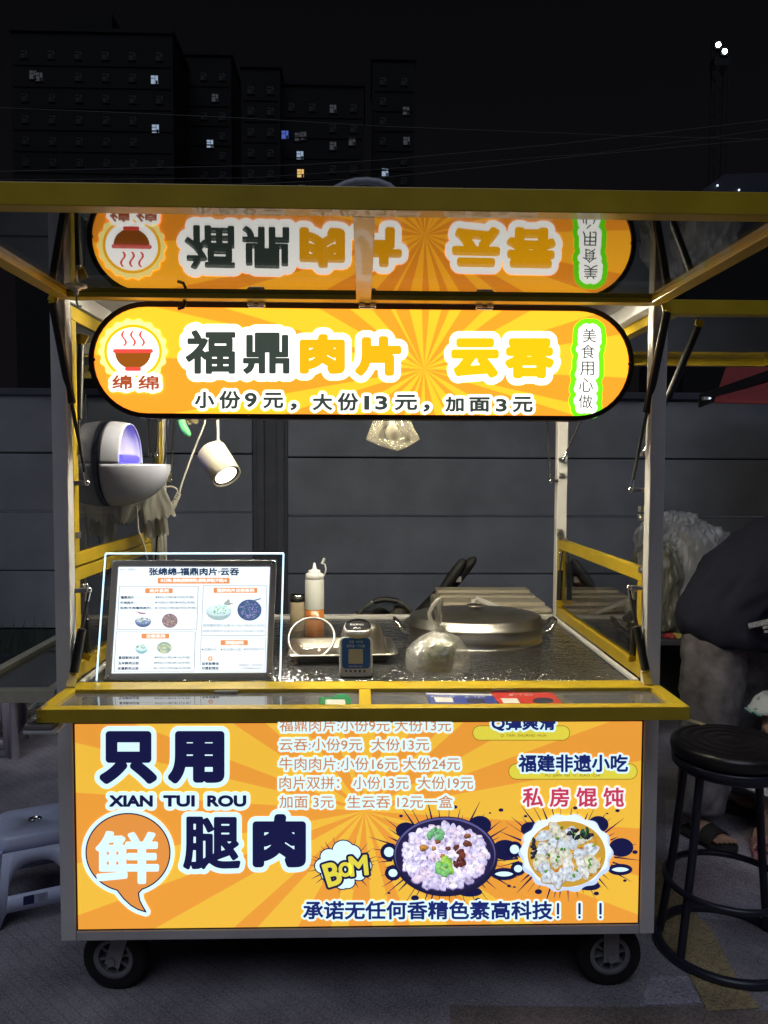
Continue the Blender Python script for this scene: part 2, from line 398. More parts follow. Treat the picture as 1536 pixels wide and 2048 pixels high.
def blob(cx, cy, r, n=11, j=.25, sq=1., rot=0.):
    n = 22 if r > 4 else 10; t = np.arange(n)*2*math.pi/n; ph = rng.uniform(0, 6.28, 4); q = r*(1+j*(.55*np.sin(2*t+ph[0])+.5*np.sin(3*t+ph[1])+.32*np.sin(5*t+ph[2]))); x = q*np.cos(t); y = q*np.sin(t)*sq
    return np.stack([cx+x*math.cos(rot)-y*math.sin(rot), cy+x*math.sin(rot)+y*math.cos(rot)], 1)
def rrect(x0, y0, x1, y1, r, n=6):
    P = []
    for cx, cy, a in ((x1-r, y1-r, 0), (x0+r, y1-r, 90), (x0+r, y0+r, 180), (x1-r, y0+r, 270)):
        for i in range(n+1):
            t = math.radians(a+90*i/n); P.append((cx+r*math.cos(t), cy+r*math.sin(t)))
    return np.array(P)

# ------------------------------------------------------------------ the ground
GZ = 0.
def brick_mat(name, c1, c2, sc, rot, rough=.85):
    m = bpy.data.materials.new(name); m.use_nodes = True; n = m.node_tree; N = n.nodes.new; Lk = n.links.new; b = n.nodes['Principled BSDF']
    t = N('ShaderNodeTexCoord'); mp = N('ShaderNodeMapping'); mp.inputs['Rotation'].default_value = (0, 0, rot); Lk(t.outputs['Object'], mp.inputs[0])
    bt = N('ShaderNodeTexBrick'); Lk(mp.outputs[0], bt.inputs[0]); bt.inputs['Scale'].default_value = sc; bt.inputs['Mortar Size'].default_value = .010
    bt.inputs['Color1'].default_value = (*c1, 1); bt.inputs['Color2'].default_value = (*c2, 1); bt.inputs['Mortar'].default_value = (*[c*.72 for c in c1], 1)
    bt.inputs['Brick Width'].default_value = .5; bt.inputs['Row Height'].default_value = .25
    nz = N('ShaderNodeTexNoise'); nz.inputs['Scale'].default_value = 3.2; nz.inputs['Detail'].default_value = 8; Lk(t.outputs['Object'], nz.inputs['Vector'])
    n2 = N('ShaderNodeTexNoise'); n2.inputs['Scale'].default_value = 160; n2.inputs['Detail'].default_value = 4; Lk(t.outputs['Object'], n2.inputs['Vector'])
    ad = N('ShaderNodeMath'); ad.operation = 'ADD'; Lk(nz.outputs[0], ad.inputs[0]); Lk(n2.outputs[0], ad.inputs[1])
    mr = N('ShaderNodeMapRange'); mr.inputs[1].default_value = .7; mr.inputs[2].default_value = 1.3; mr.inputs[3].default_value = .32; mr.inputs[4].default_value = 1.4; Lk(ad.outputs[0], mr.inputs[0])
    mx = N('ShaderNodeMix'); mx.data_type = 'RGBA'; mx.blend_type = 'MULTIPLY'; mx.inputs[0].default_value = 1; Lk(bt.outputs[0], mx.inputs[6]); Lk(mr.outputs[0], mx.inputs[7]); Lk(mx.outputs[2], b.inputs['Base Color'])
    b.inputs['Roughness'].default_value = rough
    bp = N('ShaderNodeBump'); bp.inputs['Strength'].default_value = .5; bp.inputs['Distance'].default_value = .004
    s2 = N('ShaderNodeMath'); s2.operation = 'SUBTRACT'; Lk(n2.outputs[0], s2.inputs[0]); Lk(bt.outputs['Fac'], s2.inputs[1]); Lk(s2.outputs[0], bp.inputs['Height']); Lk(bp.outputs[0], b.inputs['Normal'])
    return m
PAVE_G = brick_mat('grey_paving', (.36, .33, .37), (.335, .31, .345), 7.5, .75)
PAVE_T = brick_mat('tan_paving', (.46, .36, .20), (.43, .335, .18), 7.5, .75)
PAVE_L = brick_mat('light_paving', (.47, .43, .52), (.445, .41, .495), 7.5, .75)
PAVE_B = brick_mat('brown_paving', (.27, .22, .205), (.25, .205, .19), 7.5, .75)
def flat(name, px, m, z):
    pts = [at(x, y, Z=z) for x, y in px]; mb = MB(); mb.add(pts, [tuple(range(len(pts)))[::-1]])
    c = np.mean(pts, 0); c[2] = 0
    return struct(mb.build(name, m, base=(0, 0, 0)))
struct(MB().add([(-400, -60, 0), (400, -60, 0), (400, 500, 0), (-400, 500, 0)], [(0, 1, 2, 3)]).build('ground', PAVE_G))
flat('paving_band', [(1325,1745),(1400,1838),(1418,1850),(1470,1948),(1520,2016),(1415,2022),(1372,1935),(1330,1885),(1300,1800)], PAVE_T, .0036)
flat('paving_band', [(1318,1715),(1352,1790),(1318,1880),(1300,1790)], PAVE_T, .0048)
flat('paving_band', [(1302,1952),(1374,1952),(1402,2006),(1278,2012)], PAVE_L, .0024)
flat('paving_band', [(1330,1600),(1420,1600),(1560,1760),(1560,1850),(1400,1836),(1335,1750)], PAVE_L, .0018)
flat('paving_band', [(900,2010),(1278,2014),(1402,2010),(1540,2022),(1580,2400),(900,2400)], PAVE_B, .0012)

# ------------------------------------------------------------------ the wall behind the stall
WALLP = mat('wall_panel_concrete', (.185, .20, .235), .75, noise=.22, nscale=2.6, bump=.2, bscale=70)
WALLD = mat('wall_post_concrete', (.085, .09, .11), .8, noise=.15, nscale=6, bump=.1)
PLINTH = mat('wall_plinth', (.03, .04, .042), .9, noise=.4, nscale=12)
wall = thing('panel_wall', 'grey panelled fence wall with dark posts running behind the food stall', 'wall', (0, 3.5, 0))
for px0, px1 in ((-4.65, -.65), (-.65, 3.35), (3.35, 7.35), (-8.65, -4.65)):
    for k in range(4):
        z0 = .35+k*.4135; sh = .008*(rng.random()-.5)
        z0 += (.0 if px0 < -.7 else -.022)
        MB().box((px0+.125, 3.5+sh, z0+.006), (px1-.125, 3.58, z0+.4085)).build('panel', WALLP, wall, bevel=.006)
    MB().box((px0+.125, 3.512, .0), (px1-.125, 3.58, .345)).build('panel', PLINTH if px0 < -1 else WALLP, wall, bevel=.004)
    MB().box((px0+.1, 3.485, 1.992), (px1-.1, 3.585, 2.04)).build('coping', WALLD, wall, bevel=.005)
for px in (-8.65, -4.65, -.65, 3.35, 7.35):
    MB().box((px-.122, 3.52, 0), (px+.122, 3.6, 2.02)).build('post', WALLD, wall, bevel=.004)
    MB().box((px-.09, 3.488, 0), (px-.04, 3.52, 2.0)).box((px+.05, 3.49, 0), (px+.1, 3.52, 2.0)).build('post_rib', WALLD, wall, bevel=.003)
GRASS = mat('weed_blades', (.03, .05, .03), .8, noise=.3)
gm = MB()
for i in range(260):
    x = rng.uniform(-4.2, -1.55); y = rng.uniform(3.1, 3.44); h = rng.uniform(.08, .42)*(1.3 if x < -2.1 else .8); a = rng.uniform(0, 6.28); w = .006; l = rng.uniform(.02, .14)
    p = np.array([x, y, 0]); d = np.array([math.cos(a), math.sin(a), 0]); q = np.array([-d[1], d[0], 0])*w
    gm.add([p-q, p+q, p+q*.8+d*l*.3+(0,0,h*.6), p-q*.8+d*l*.3+(0,0,h*.6), p+d*l+(0,0,h)], [(0,1,2,3), (3,2,4)])
struct(gm.build('grass', GRASS), 'stuff')['label'] = 'dark weeds growing along the foot of the wall'

# ------------------------------------------------------------------ far towers, mast, wires
TOWER = mat('unlit_tower_concrete', (.0026, .0024, .0026), .9, noise=.2, nscale=.2)  # unlit night darkness is put into the tower, pane and frame colours
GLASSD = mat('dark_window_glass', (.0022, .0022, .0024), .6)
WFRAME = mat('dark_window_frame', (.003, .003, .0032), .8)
LITC = emit('cool_lit_window', L8(150, 170, 190), .8); LITW = emit('warm_lit_window', L8(235, 190, 110), .9); LITD = emit('dim_lit_window', L8(80, 80, 85), .35); LITB = emit('blue_lit_window', L8(70, 90, 170), .9)
def tower(label, Y, x0, x1, ytop, lit, cols, dep=14, crown=None):
    a, b = at(x0, ytop, Y=Y), at(x1, ytop, Y=Y); top = a[2]
    t = thing('apartment_tower', label, 'tower block', ((a[0]+b[0])/2, Y, 0), 'dark tower blocks behind the stall')
    m = MB().box((a[0], Y, 0), (b[0], Y+dep, top))
    m.box((a[0]-.2, Y-.25, top), (b[0]+.2, Y+dep+.2, top+.5))
    if crown: m.box((a[0]+crown[0]*(b[0]-a[0]), Y+2, top+.5), (a[0]+crown[1]*(b[0]-a[0]), Y+dep-2, top+crown[2]))
    m.build('facade', TOWER, t)
    mw = MB().box((-.5, -.06, -.62), (.5, .02, .62)); mf = MB().box((-.6, -.14, -.74), (.6, -.062, -.62)).box((.08, -.12, -.62), (.14, -.062, .62)).box((-.5, -.12, .18), (.08, -.062, .24)).box((-.58, -.12, .62), (.58, -.062, .70)).box((.2, -.11, -.6), (.46, -.062, -.1))
    wm = mw.build('window', GLASSD, None); wf = mf.build('window_frame', WFRAME, None)
    pw, pf = wm.data, wf.data; bpy.data.objects.remove(wm); bpy.data.objects.remove(wf)
    litpos = [(at(x, y, Y=Y), k) for x, y, k in lit]
    z = top-3.2; w = b[0]-a[0]
    def win(x, z, mt):
        o = bpy.data.objects.new('window', pw); COL.objects.link(o); o.parent = t; o.location = (x-t.location.x, 0, z)
        if mt is not None:
            o.data = pw.copy(); o.data.materials.clear(); o.data.materials.append(mt)
        f = bpy.data.objects.new('window_frame', pf); COL.objects.link(f); f.parent = o
    lows = at(768, 420, Y=Y)[2]
    while z > lows:
        for c in range(cols):
            x = a[0]+w*(c+.5)/cols
            if all(abs(x-p[0]) > 1.9 or abs(z-p[2]) > 1.9 for p, k in litpos): win(x, z, None)
        MB().box((a[0]+.3, Y-.12, z-1.65), (b[0]-.3, Y, z-1.45)).build('floor_band', TOWER, t)
        z -= 3.1
    for p, k in litpos: win(p[0], p[2], {'c': LITC, 'w': LITW, 'd': LITD, 'b': LITB}[k])
    return t
tower('far left dark tower block with one pair of dim windows high up', 118, 20, 345, 62, [(66,150,'d'),(78,154,'d'),(309,160,'c'),(311,258,'c')], 6, crown=(.3, .6, 4))
tower('narrow dark tower block with a bright cool window and a dim slit window', 128, 352, 462, 110, [(420,288,'c'),(430,196,'d'),(368,290,'d')], 3)
tower('stepped dark tower block with a column of lit windows and one warm window', 120, 482, 560, 135, [(570,270,'b')], 2)
tower('low dark tower block with several lit windows stacked above the warm window', 122, 562, 728, 170, [(596,274,'d'),(606,272,'d'),(600,311,'c'),(601,347,'w'),(603,378,'d'),(666,218,'d'),(666,292,'d'),(704,283,'d')], 4)
tower('thin dark tower block with tiny window lights above the roof hoop', 126, 745, 830, 120, [(812,222,'d'),(813,282,'d'),(770,345,'c')], 2)
# floodlight mast (its two lamps are lit)
DARKST = mat('dark_mast_steel', (.02, .02, .024), .6, .5)
FLOOD = emit('floodlight_lens', (.75, .9, 1.), 40.)
p1, p2 = at(1437, 89, Y=90), at(1450, 102, Y=90)
mast = thing('floodlight_mast', 'tall lattice mast with two bright white floodlights against the night sky', 'floodlight mast', (p1[0]+.7, 91, 0))
mm = MB(); bx, by = p1[0]+.7, 91
for sx in (-.7, .7):
    for sy in (-.7, .7): mm.bar((bx+sx, by+sy, 0), (bx+sx, by+sy, p1[2]+1.5), .12, .12, (0, 1, 0))
z = 0
while z < p1[2]:
    mm.bar((bx-.7, by-.7, z), (bx+.7, by-.7, z+2), .07, .07, (0, 1, 0)).bar((bx+.7, by+.7, z), (bx-.7, by+.7, z+2), .07, .07, (0, 1, 0)); z += 2
mm.build('tower_frame', DARKST, mast)
for p in (p1, p2):
    h = MB().box((p[0]-.45, p[1]+.05, p[2]-.5), (p[0]+.45, p[1]+.5, p[2]+.5)).build('lamp_housing', DARKST, mast, bevel=.05)
    MB().lathe([(.02, 0), (.27, 0), (.29, .06)], p, 20, (0, 1, 0)).build('lens', FLOOD, h)
MB().box((p1[0]-.3, 90.2, p1[2]-2.2), (p1[0]+1.5, 91.6, p1[2]-1.3)).build('cabin', DARKST, mast)
# lit roof on the right
c = at(1375, 402, Y=60); d = at(1640, 345, Y=60)
rb = thing('roofed_building', 'dark pitched roof building with small lights right of the stall', 'building', ((c[0]+d[0])/2, 60, 0))
MB().box((c[0], 60, 0), (d[0], 70, c[2]-.2)).build('wall', TOWER, rb)
e = at(1445, 352, Y=60)
MB().add([(c[0]-.3, 59.6, c[2]-.2), (e[0], 59.6, e[2]), (d[0], 59.6, d[2]), (d[0], 59.6, c[2]-.2), (c[0]-.3, 70, c[2]-.2), (e[0], 70, e[2]), (d[0], 70, d[2]), (d[0], 70, c[2]-.2)],
         [(0,3,2,1), (4,5,6,7), (0,1,5,4), (1,2,6,5), (2,3,7,6), (3,0,4,7)]).build('roof', mat('far_roof', (.03, .035, .05), .6), rb)
for x, y in ((1380,386),(1386,394),(1435,371),(1432,390),(1478,380)):
    p = at(x, y, Y=59.4); MB().ball(p, .09, 8).build('lamp', emit('far_lamp', (.8, .9, 1), 1.2), rb)
for i in range(14):
    p = at(1440+i*8, 384, Y=59.5); MB().box((p[0]-.04, 59.45, c[2]-.6), (p[0]+.04, 59.55, c[2]+.5+.02*i)).build('post', mat('far_post', (.09, .1, .14), .6), rb)
WIRE = mat('overhead_wire', (.085, .08, .085), .6)
def wire(label, pts, Y0, Y1, r=.006):
    P = []
    for i in range(len(pts)-1):
        for t in np.linspace(0, 1, 10, endpoint=(i == len(pts)-2)):
            x, y = np.array(pts[i])*(1-t)+np.array(pts[i+1])*t; u = (x+400)/2300; q = at(x, y, Y=Y0+(Y1-Y0)*u); P.append(q)
    mb = MB().tube(P, r, 5); tag(mb.build('overhead_wire', WIRE, base=P[0]), label, 'wire', 'overhead wires above the stall')
wire('topmost overhead wire sloping down to the right across the night sky', [(-400,200),(235,225),(480,236),(768,253),(1290,273),(1536,279),(1900,286)], 9, 12)
wire('overhead wire rising steepest to the right, crossing the topmost wire', [(-400,342),(0,343),(340,335),(600,330),(768,320),(1100,290),(1300,268),(1536,240),(1900,198)], 9, 10)
wire('overhead wire second above the canopy edge, running nearly parallel below the steepest one', [(-400,364),(0,360),(500,356),(768,338),(1200,306),(1536,259),(1900,215)], 9, 10, .0045)
wire('lowest overhead wire just above the yellow canopy edge', [(-400,384),(280,374),(535,367),(768,355),(1000,331),(1160,312),(1500,281),(1900,245)], 9, 10)

# ------------------------------------------------------------------ the cart
cart = thing('food_cart', 'yellow and white street food cart with lit signs, raised glass canopies and serving shelf', 'food cart', (0, .5, 0))
CO = root_loc(cart)
H = .8; D0, D1 = 0., 1.02; ZB = .222; ZC = .902; ZH = 1.914
for sx in (-1, 1):
    for y0 in (D0, D1-.04):
        MB().box((sx*H, y0, ZB), (sx*(H-.04), y0+.04, ZH+.045)).build('post', WHITE, cart, bevel=.003)
fr = MB()
for z in (ZB, ):
    fr.box((-H+.041, .001, z), (H-.041, .04, z+.026)).box((-H+.041, D1-.04, z), (H-.041, D1-.001, z+.03))
    for sx in (-1, 1): fr.box((sx*(H-.001), .041, z), (sx*(H-.04), D1-.041, z+.03))
fr.build('bottom_frame', GREYP, cart, bevel=.002)
MB().box((-H+.042, .045, ZB+.004), (H-.042, D1-.045, ZB+.02)).build('floor_pan', STEELD, cart)
for sx in (-1, 1):
    MB().box((sx*(H-.008), .042, ZB+.032), (sx*(H-.022), D1-.042, ZC-.03)).build('side_cladding', GREYP, cart, bevel=.002)
MB().box((-H+.042, D1-.02, ZB+.032), (H-.042, D1-.008, ZC-.03)).build('rear_cladding', GREYP, cart)
# roof
tr = MB()
tr.box((-H+.041, .0, ZH+.005), (H-.041, .04, ZH+.045)).box((-H+.041, D1-.04, ZH+.005), (H-.041, D1, ZH+.045))
for sx in (-1, 1): tr.box((sx*(H-.002), .041, ZH+.003), (sx*(H-.04), D1-.041, ZH+.045))
tr.build('roof_frame', WHITE, cart, bevel=.003)
rf = MB().box((-H-.01, -.01, ZH+.047), (H+.01, D1+.01, ZH+.06)); rf.build('roof_panel', GREYP, cart, bevel=.002)
hp = [at(x, y, Y=.55) for x, y in ((655,402),(661,390),(672,378),(690,369),(712,363),(735,362),(758,365),(778,373),(790,383),(798,395),(802,404))]
hp = [tuple(hp[0]-np.array([.005, 0, .42]))]+hp+[tuple(hp[-1]+np.array([.005, 0, -.42]))]
MB().tube(hp, .0125, 10).build('roof_hoop', mat('grey_hoop', (.35, .35, .40), .45, noise=.1), cart)
# counter
def counter_mat():
    m = bpy.data.materials.new('counter_foil'); m.use_nodes = True; n = m.node_tree; N = n.nodes.new; Lk = n.links.new; b = n.nodes['Principled BSDF']
    b.inputs['Base Color'].default_value = (.42, .43, .45, 1); b.inputs['Metallic'].default_value = .95; b.inputs['Roughness'].default_value = .2
    t = N('ShaderNodeTexCoord'); mp = N('ShaderNodeMapping'); mp.inputs['Scale'].default_value = (1, 1.5, 1); Lk(t.outputs['Object'], mp.inputs[0])
    a = N('ShaderNodeTexNoise'); a.inputs['Scale'].default_value = 22; a.inputs['Detail'].default_value = 3; a.inputs['Distortion'].default_value = .8; Lk(mp.outputs[0], a.inputs['Vector'])
    v = N('ShaderNodeTexVoronoi'); v.inputs['Scale'].default_value = 85; Lk(t.outputs['Object'], v.inputs['Vector'])
    s = N('ShaderNodeSeparateXYZ'); Lk(t.outputs['Object'], s.inputs[0])
    g = N('ShaderNodeMapRange'); g.inputs[1].default_value = -.44; g.inputs[2].default_value = -.02; g.inputs[3].default_value = 1.1; g.inputs[4].default_value = .14; Lk(s.outputs['Y'], g.inputs[0])
    q = N('ShaderNodeMath'); q.operation = 'MULTIPLY'; Lk(v.outputs['Distance'], q.inputs[0]); Lk(g.outputs[0], q.inputs[1])
    a2 = N('ShaderNodeMath'); a2.operation = 'MULTIPLY'; a2.inputs[1].default_value = .9; Lk(a.outputs[0], a2.inputs[0])
    ad = N('ShaderNodeMath'); ad.operation = 'ADD'; Lk(a2.outputs[0], ad.inputs[0]); Lk(q.outputs[0], ad.inputs[1])
    bp = N('ShaderNodeBump'); bp.inputs['Strength'].default_value = .75; bp.inputs['Distance'].default_value = .010; Lk(ad.outputs[0], bp.inputs['Height']); Lk(bp.outputs[0], b.inputs['Normal'])
    f = N('ShaderNodeTexNoise'); f.inputs['Scale'].default_value = 5; f.inputs['Detail'].default_value = 6; Lk(t.outputs['Object'], f.inputs['Vector'])
    r = N('ShaderNodeMapRange'); r.inputs[1].default_value = .3; r.inputs[2].default_value = .7; r.inputs[3].default_value = .10; r.inputs[4].default_value = .24; Lk(f.outputs[0], r.inputs[0]); Lk(r.outputs[0], b.inputs['Roughness'])
    return m
MB().box((-H+.041, .045, ZC-.03), (H-.041, D1-.041, ZC)).build('countertop', counter_mat(), cart, bevel=.002)
MB().box((-H+.041, D1-.04, ZC-.03), (H-.041, D1-.004, ZC+.012)).build('counter_edge_trim', WHITE, cart, bevel=.002)
MB().box((-H+.041, .001, ZC-.085), (H-.041, .043, ZC+.010)).build('counter_front_rail', YEL, cart, bevel=.002)
for sx in (-1, 1): MB().box((sx*(H-.041), .045, ZC+.001), (sx*(H-.056), D1-.045, ZC+.012)).build('counter_side_trim', WHITE, cart, bevel=.002)

# lamps under the roof: the strip behind the sign is lit
TUBE = emit('warm_lamp_tube', (1., .91, .68), 210.)
lb = MB().box((-.55, .20, ZH-.022), (.66, .26, ZH+.004)).build('ceiling_lamp', WPL, cart, bevel=.004)
MB().cone((-.53, .23, ZH-.034), (.64, .23, ZH-.034), .011, .011, 12).build('lamp_tube', TUBE, lb)

# front light box with printed panel
PY = -.002
PX0, PX1 = -H+.041, H-.041
lp = MB().box((PX0, .003, ZB+.03), (PX1, .040, ZC-.088)).build('front_light_box', mat('light_box_rim', (.05, .02, .02), .5), cart)
pan = Plane((0, PY, 0), (0, -1, 0)); KP = 1.0
ctr = pan(729, 1622); o0 = np.array(CO)
RP = rays('panel_rays', ctr[0]-o0[0], ctr[2]-o0[2], (L8(233,156,58), L8(239,188,64)), .97*KP, 17, .6)
z0, z1 = ZB+.034, ZC-.09
MB().add([(PX0+.006, PY, z0), (PX1-.006, PY, z0), (PX1-.006, PY, z1), (PX0+.006, PY, z1)], [(0, 1, 2, 3)]).build('printed_sheet', RP, lp)
W1 = ink((214, 246, 255), 1.05); W2 = ink((240, 246, 250), 1.0); NAVY = ink((24, 26, 74), .8); NAVY2 = ink((28, 40, 110), .9); OR1 = ink((228, 148, 68), .95); ORD = ink((196, 132, 96), .9)
def hollow(P, cell=.6, clip=None, g0=1.3, g1=5., col=None, wc=None, nm=''):
    printed(P, pan, lp, [(g1, wc or W2, 2, 'lettering_outline'), (g0, col or ORD, 3, 'lettering')], cell=cell, clip=clip)
for tx, b in (('只', (199,1462,314,1568)), ('用', (336,1462,449,1567)), ('腿', (366,1633,481,1739)), ('肉', (505,1628,612,1735))):
    g = 7.5 if tx != '腿' else 3.7
    x0, y0, x1, y1 = b; printed(text_px(tx, x0+g, y0+g, x1-g, y1-g), pan, lp, [(g+10, W1, 2, 'lettering_outline'), (g, NAVY, 3, 'lettering')], cell=.8)
P = []
for w, x0, x1 in (('XIAN', 218, 306), ('TUI', 326, 390), ('ROU', 414, 493)): P += text_px(w, x0+2, 1592, x1-2, 1612)
printed(P, pan, lp, [(9.5, W1, 2, 'lettering_outline'), (1.7, NAVY, 3, 'lettering')], cell=.6)
# speech bubble
el = np.concatenate([ell(256, 1705, 84, 78, 60, a0=math.radians(105), a1=math.radians(436)), np.array([(277, 1786), (279, 1800), (285, 1812), (292, 1824), (276, 1819), (262, 1811), (247, 1797)])])
printed([el], pan, lp, [(9, W1, 4, 'speech_bubble_border'), (1.2, NAVY, 5, 'speech_bubble_line'), (-1.4, OR1, 6, 'speech_bubble')], cell=.8)
g = 3.9; printed(text_px('鲜', 191+g, 1662+g, 318-g, 1768-g), pan, lp, [(g, W1, 7, 'lettering')], cell=.7)
# price list
CL = 1443.5
for tx, b in (('福鼎肉片:小份9元 大份13元', (559,1438.5,902,1463)), ('云吞:小份9元  大份13元', (559,1477,858,1501)), ('牛肉肉片:小份16元 大份24元', (559,1515,920,1540)),
              ('肉片双拼： 小份13元  大份19元', (559,1553,946,1578)), ('加面 3元   生云吞 12元一盒', (559,1591,905,1616))):
    hollow(text_px(tx, *b), clip=CL, g0=.35, g1=4.6, col=ink((206, 140, 92), .9), wc=W1)
hollow(text_px('承诺无任何香精色素高科技', 607,1803,1104,1838), g0=1.15, g1=5., col=NAVY2, wc=W1)
for x in (1116, 1159, 1201):
    hollow([rrect(x-2.2, 1806, x+2.2, 1829, 1.5), ell(x, 1834.5, 2.4, 2.4, 14)], g0=.3, g1=4., col=NAVY2, wc=W1)
LIME = ink((226, 214, 72), .95); OLIVE = ink((110, 92, 24), .8)
for (x0, y0, x1, y1), big, bb, small, sb in (((945,1451,1140,1481), 'Q彈爽滑', (984,1433,1110,1461), 'Q  TAN  SHUANG  HUA', (1001,1468,1093,1474.5)), ((1017,1527,1275,1559), '福建非遗小吃', (1038,1510,1255,1543), '· FU  JIAN  FEI  YI  XIAO  CHI ·', (1086,1548,1205,1555))):
    r = (y1-y0)/2-.01
    fill([rrect(x0, y0, x1, y1, r, 10)], pan, 1, 'label_pill_line', OLIVE, lp, CL); fill([rrect(x0+1.2, y0+1.2, x1-1.2, y1-1.2, r-1.2, 10)], pan, 1.6, 'label_pill', LIME, lp, CL)
    hollow(text_px(big, *bb), g0=1.2, g1=5., col=NAVY2, wc=W1, clip=CL)
    fill(text_px(small, *sb), pan, 2.2, 'lettering', OLIVE, lp)
hollow(text_px('私 房 馄 饨', 1046,1576,1247,1613), g0=1.1, g1=5., col=ink((196, 62, 92), .95), wc=W2)
# comic burst and bowls
def spikes(cx, cy, rx, ry, n, l0, l1, name='splash_lines', lay=1.2, sd=1):
    q = np.random.default_rng(sd); P = []
    for i in range(n):
        a = 2*math.pi*(i+q.uniform(-.3, .3))/n; l = q.uniform(l0, l1); w = q.uniform(.7, 2.3)
        d = np.array([math.cos(a), math.sin(a)]); t = np.array([-d[1], d[0]]); c = np.array([cx+rx*d[0], cy+ry*d[1]])
        P.append(np.array([c-t*w-d*6, c+t*w-d*6, c+d*l+t*.25, c+d*l-t*.25]))
    fill(P, pan, lay, name, NAVY, lp)
spikes(688, 1732, 50, 36, 30, 8, 26, sd=3)
cl = [ell(688+math.cos(a)*rx, 1732+math.sin(a)*ry, r, r*.9, 24) for a, rx, ry, r in ((0,40,0,14),(.6,36,28,13),(1.2,20,34,13),(1.8,16,34,13),(2.5,38,28,14),(3.14,42,0,15),(3.8,38,30,16),(4.6,14,32,20),(5.3,26,30,18),(5.9,40,22,14))]+[ell(688, 1732, 42, 30, 30)]
printed(cl, pan, lp, [(3.2, NAVY, 2, 'burst_line'), (.9, W1, 3, 'burst_cloud')], cell=.7)
for tx, b, rt in (('B', (651,1726,679,1770), -.30), ('O', (679,1726,702,1752), -.12), ('M', (700,1713,734,1750), -.10)):
    P = text_px(tx, *b, rot=rt); printed(P, pan, lp, [(6.5, NAVY, 4, 'lettering_outline'), (2.0, LIME, 5, 'lettering')], cell=.6)
def splash(cx, cy, s, sd):
    spikes(cx, cy, 112*s, 78*s, 46, 8, 48, 'splash_lines', 1.2, sd)
    P = [ell(cx-112*s, cy-8*s, 17*s, 17*s, 24), ell(cx-104*s, cy+34*s, 16*s, 15*s, 24), ell(cx+120*s, cy-12*s, 26*s, 20*s, 24), ell(cx+118*s, cy+36*s, 26*s, 12*s, 24), ell(cx+70*s, cy-62*s, 22*s, 18*s, 24), ell(cx-78*s, cy-52*s, 20*s, 15*s, 24), ell(cx+50*s, cy+72*s, 24*s, 9*s, 24)]
    printed(P, pan, lp, [(.5, NAVY, 1.6, 'splash_blots')], cell=.8)
    printed([P[0], P[1], P[3]], pan, lp, [(-7.*s, W1, 2, 'splash_highlights')], cell=.6)
    q = np.random.default_rng(sd+9)
    fill([ell(cx+x*s, cy+y*s, r*s, r*s*.7, 14) for x, y, r in ((-88,-80,4),(20,-98,5),(112,-92,5),(90,-86,2.5),(-60,84,8),(66,88,6),(128,60,4),(-112,74,3),(150,-2,6))], pan, 1.4, 'splash_dots', NAVY, lp)
splash(890, 1712, 1., 5); splash(1132, 1706, .92, 6)
# bowl of meat slices
fill([ell(891, 1713, 105, 80, 64)], pan, 8, 'bowl_rim', ink((30, 28, 62), .9), lp)
fill([ell(890, 1709, 101, 74, 64)], pan, 9, 'bowl_rim_highlight', ink((96, 92, 150), .9), lp)
fill([ell(890, 1712, 99, 73, 64)], pan, 10, 'bowl_inside', ink((38, 34, 74), .9), lp)
def heap(cx, cy, rx, ry, n, r0, r1, cols, lay, edge, sd, name, sq=.8, k=.95):
    global rng
    keep = rng; rng = np.random.default_rng(sd); pts = []
    for i in range(n*30):
        a = rng.uniform(0, 6.283); q = math.sqrt(rng.random()); x, y = cx+rx*q*math.cos(a), cy+ry*q*math.sin(a)
        if all((x-u)**2+(y-v)**2 > (r0*1.05)**2 for u, v in pts): pts.append((x, y))
        if len(pts) >= n: break
    pts.sort(key=lambda p: p[1]); by = {}
    for i, (x, y) in enumerate(pts):
        r = rng.uniform(r0, r1); rot = rng.uniform(0, 3.1); col = cols[rng.integers(len(cols))]; st = rng.bit_generator.state
        L = lay+i*.09
        by.setdefault(edge, []).append((blob(x, y+1.2, r*1.1, 12, .22, sq, rot), L)); rng.bit_generator.state = st
        by.setdefault(col, []).append((blob(x, y, r, 12, .22, sq, rot), L+.03))
        li = tuple(min(255, c+18) for c in col); by.setdefault(li, []).append((blob(x-r*.2, y-r*.25, r*.5, 9, .3, sq, rot), L+.06))
    for col, B in by.items():
        if len(B) <= 14:
            for b, L in B: MB().add([pan(px, py, L) for px, py in b], [tuple(range(len(b)))[::-1]]).build(name, foodink(tuple(int(c) for c in col), k), lp)
            continue
        mb = MB()
        for b, L in B: mb.add([pan(px, py, L) for px, py in b], [tuple(range(len(b)))[::-1]])
        mb.build(name, foodink(tuple(int(c) for c in col), k), lp)
    rng = keep
heap(890, 1714, 84, 60, 150, 7, 13, [(226,220,248), (210,204,240), (238,232,252), (200,190,226), (222,204,226)], 11, (140,126,180), 11, 'meat_slices')
heap(886, 1686, 66, 26, 8, 4, 8, [(150,92,60), (112,66,52), (180,128,60)], 24, (70,36,30), 12, 'fried_shallots')
heap(926, 1722, 14, 22, 5, 5, 8, [(96,44,40), (120,60,44)], 24, (60,24,26), 15, 'fried_shallots')
heap(890, 1733, 13, 15, 14, 6, 9, [(150,200,80), (120,190,110), (176,214,96)], 26, (90,150,70), 13, 'herb_leaf')
heap(872, 1668, 16, 7, 7, 5, 8, [(130,190,140), (110,170,120)], 26, (70,120,90), 14, 'herb_leaf')
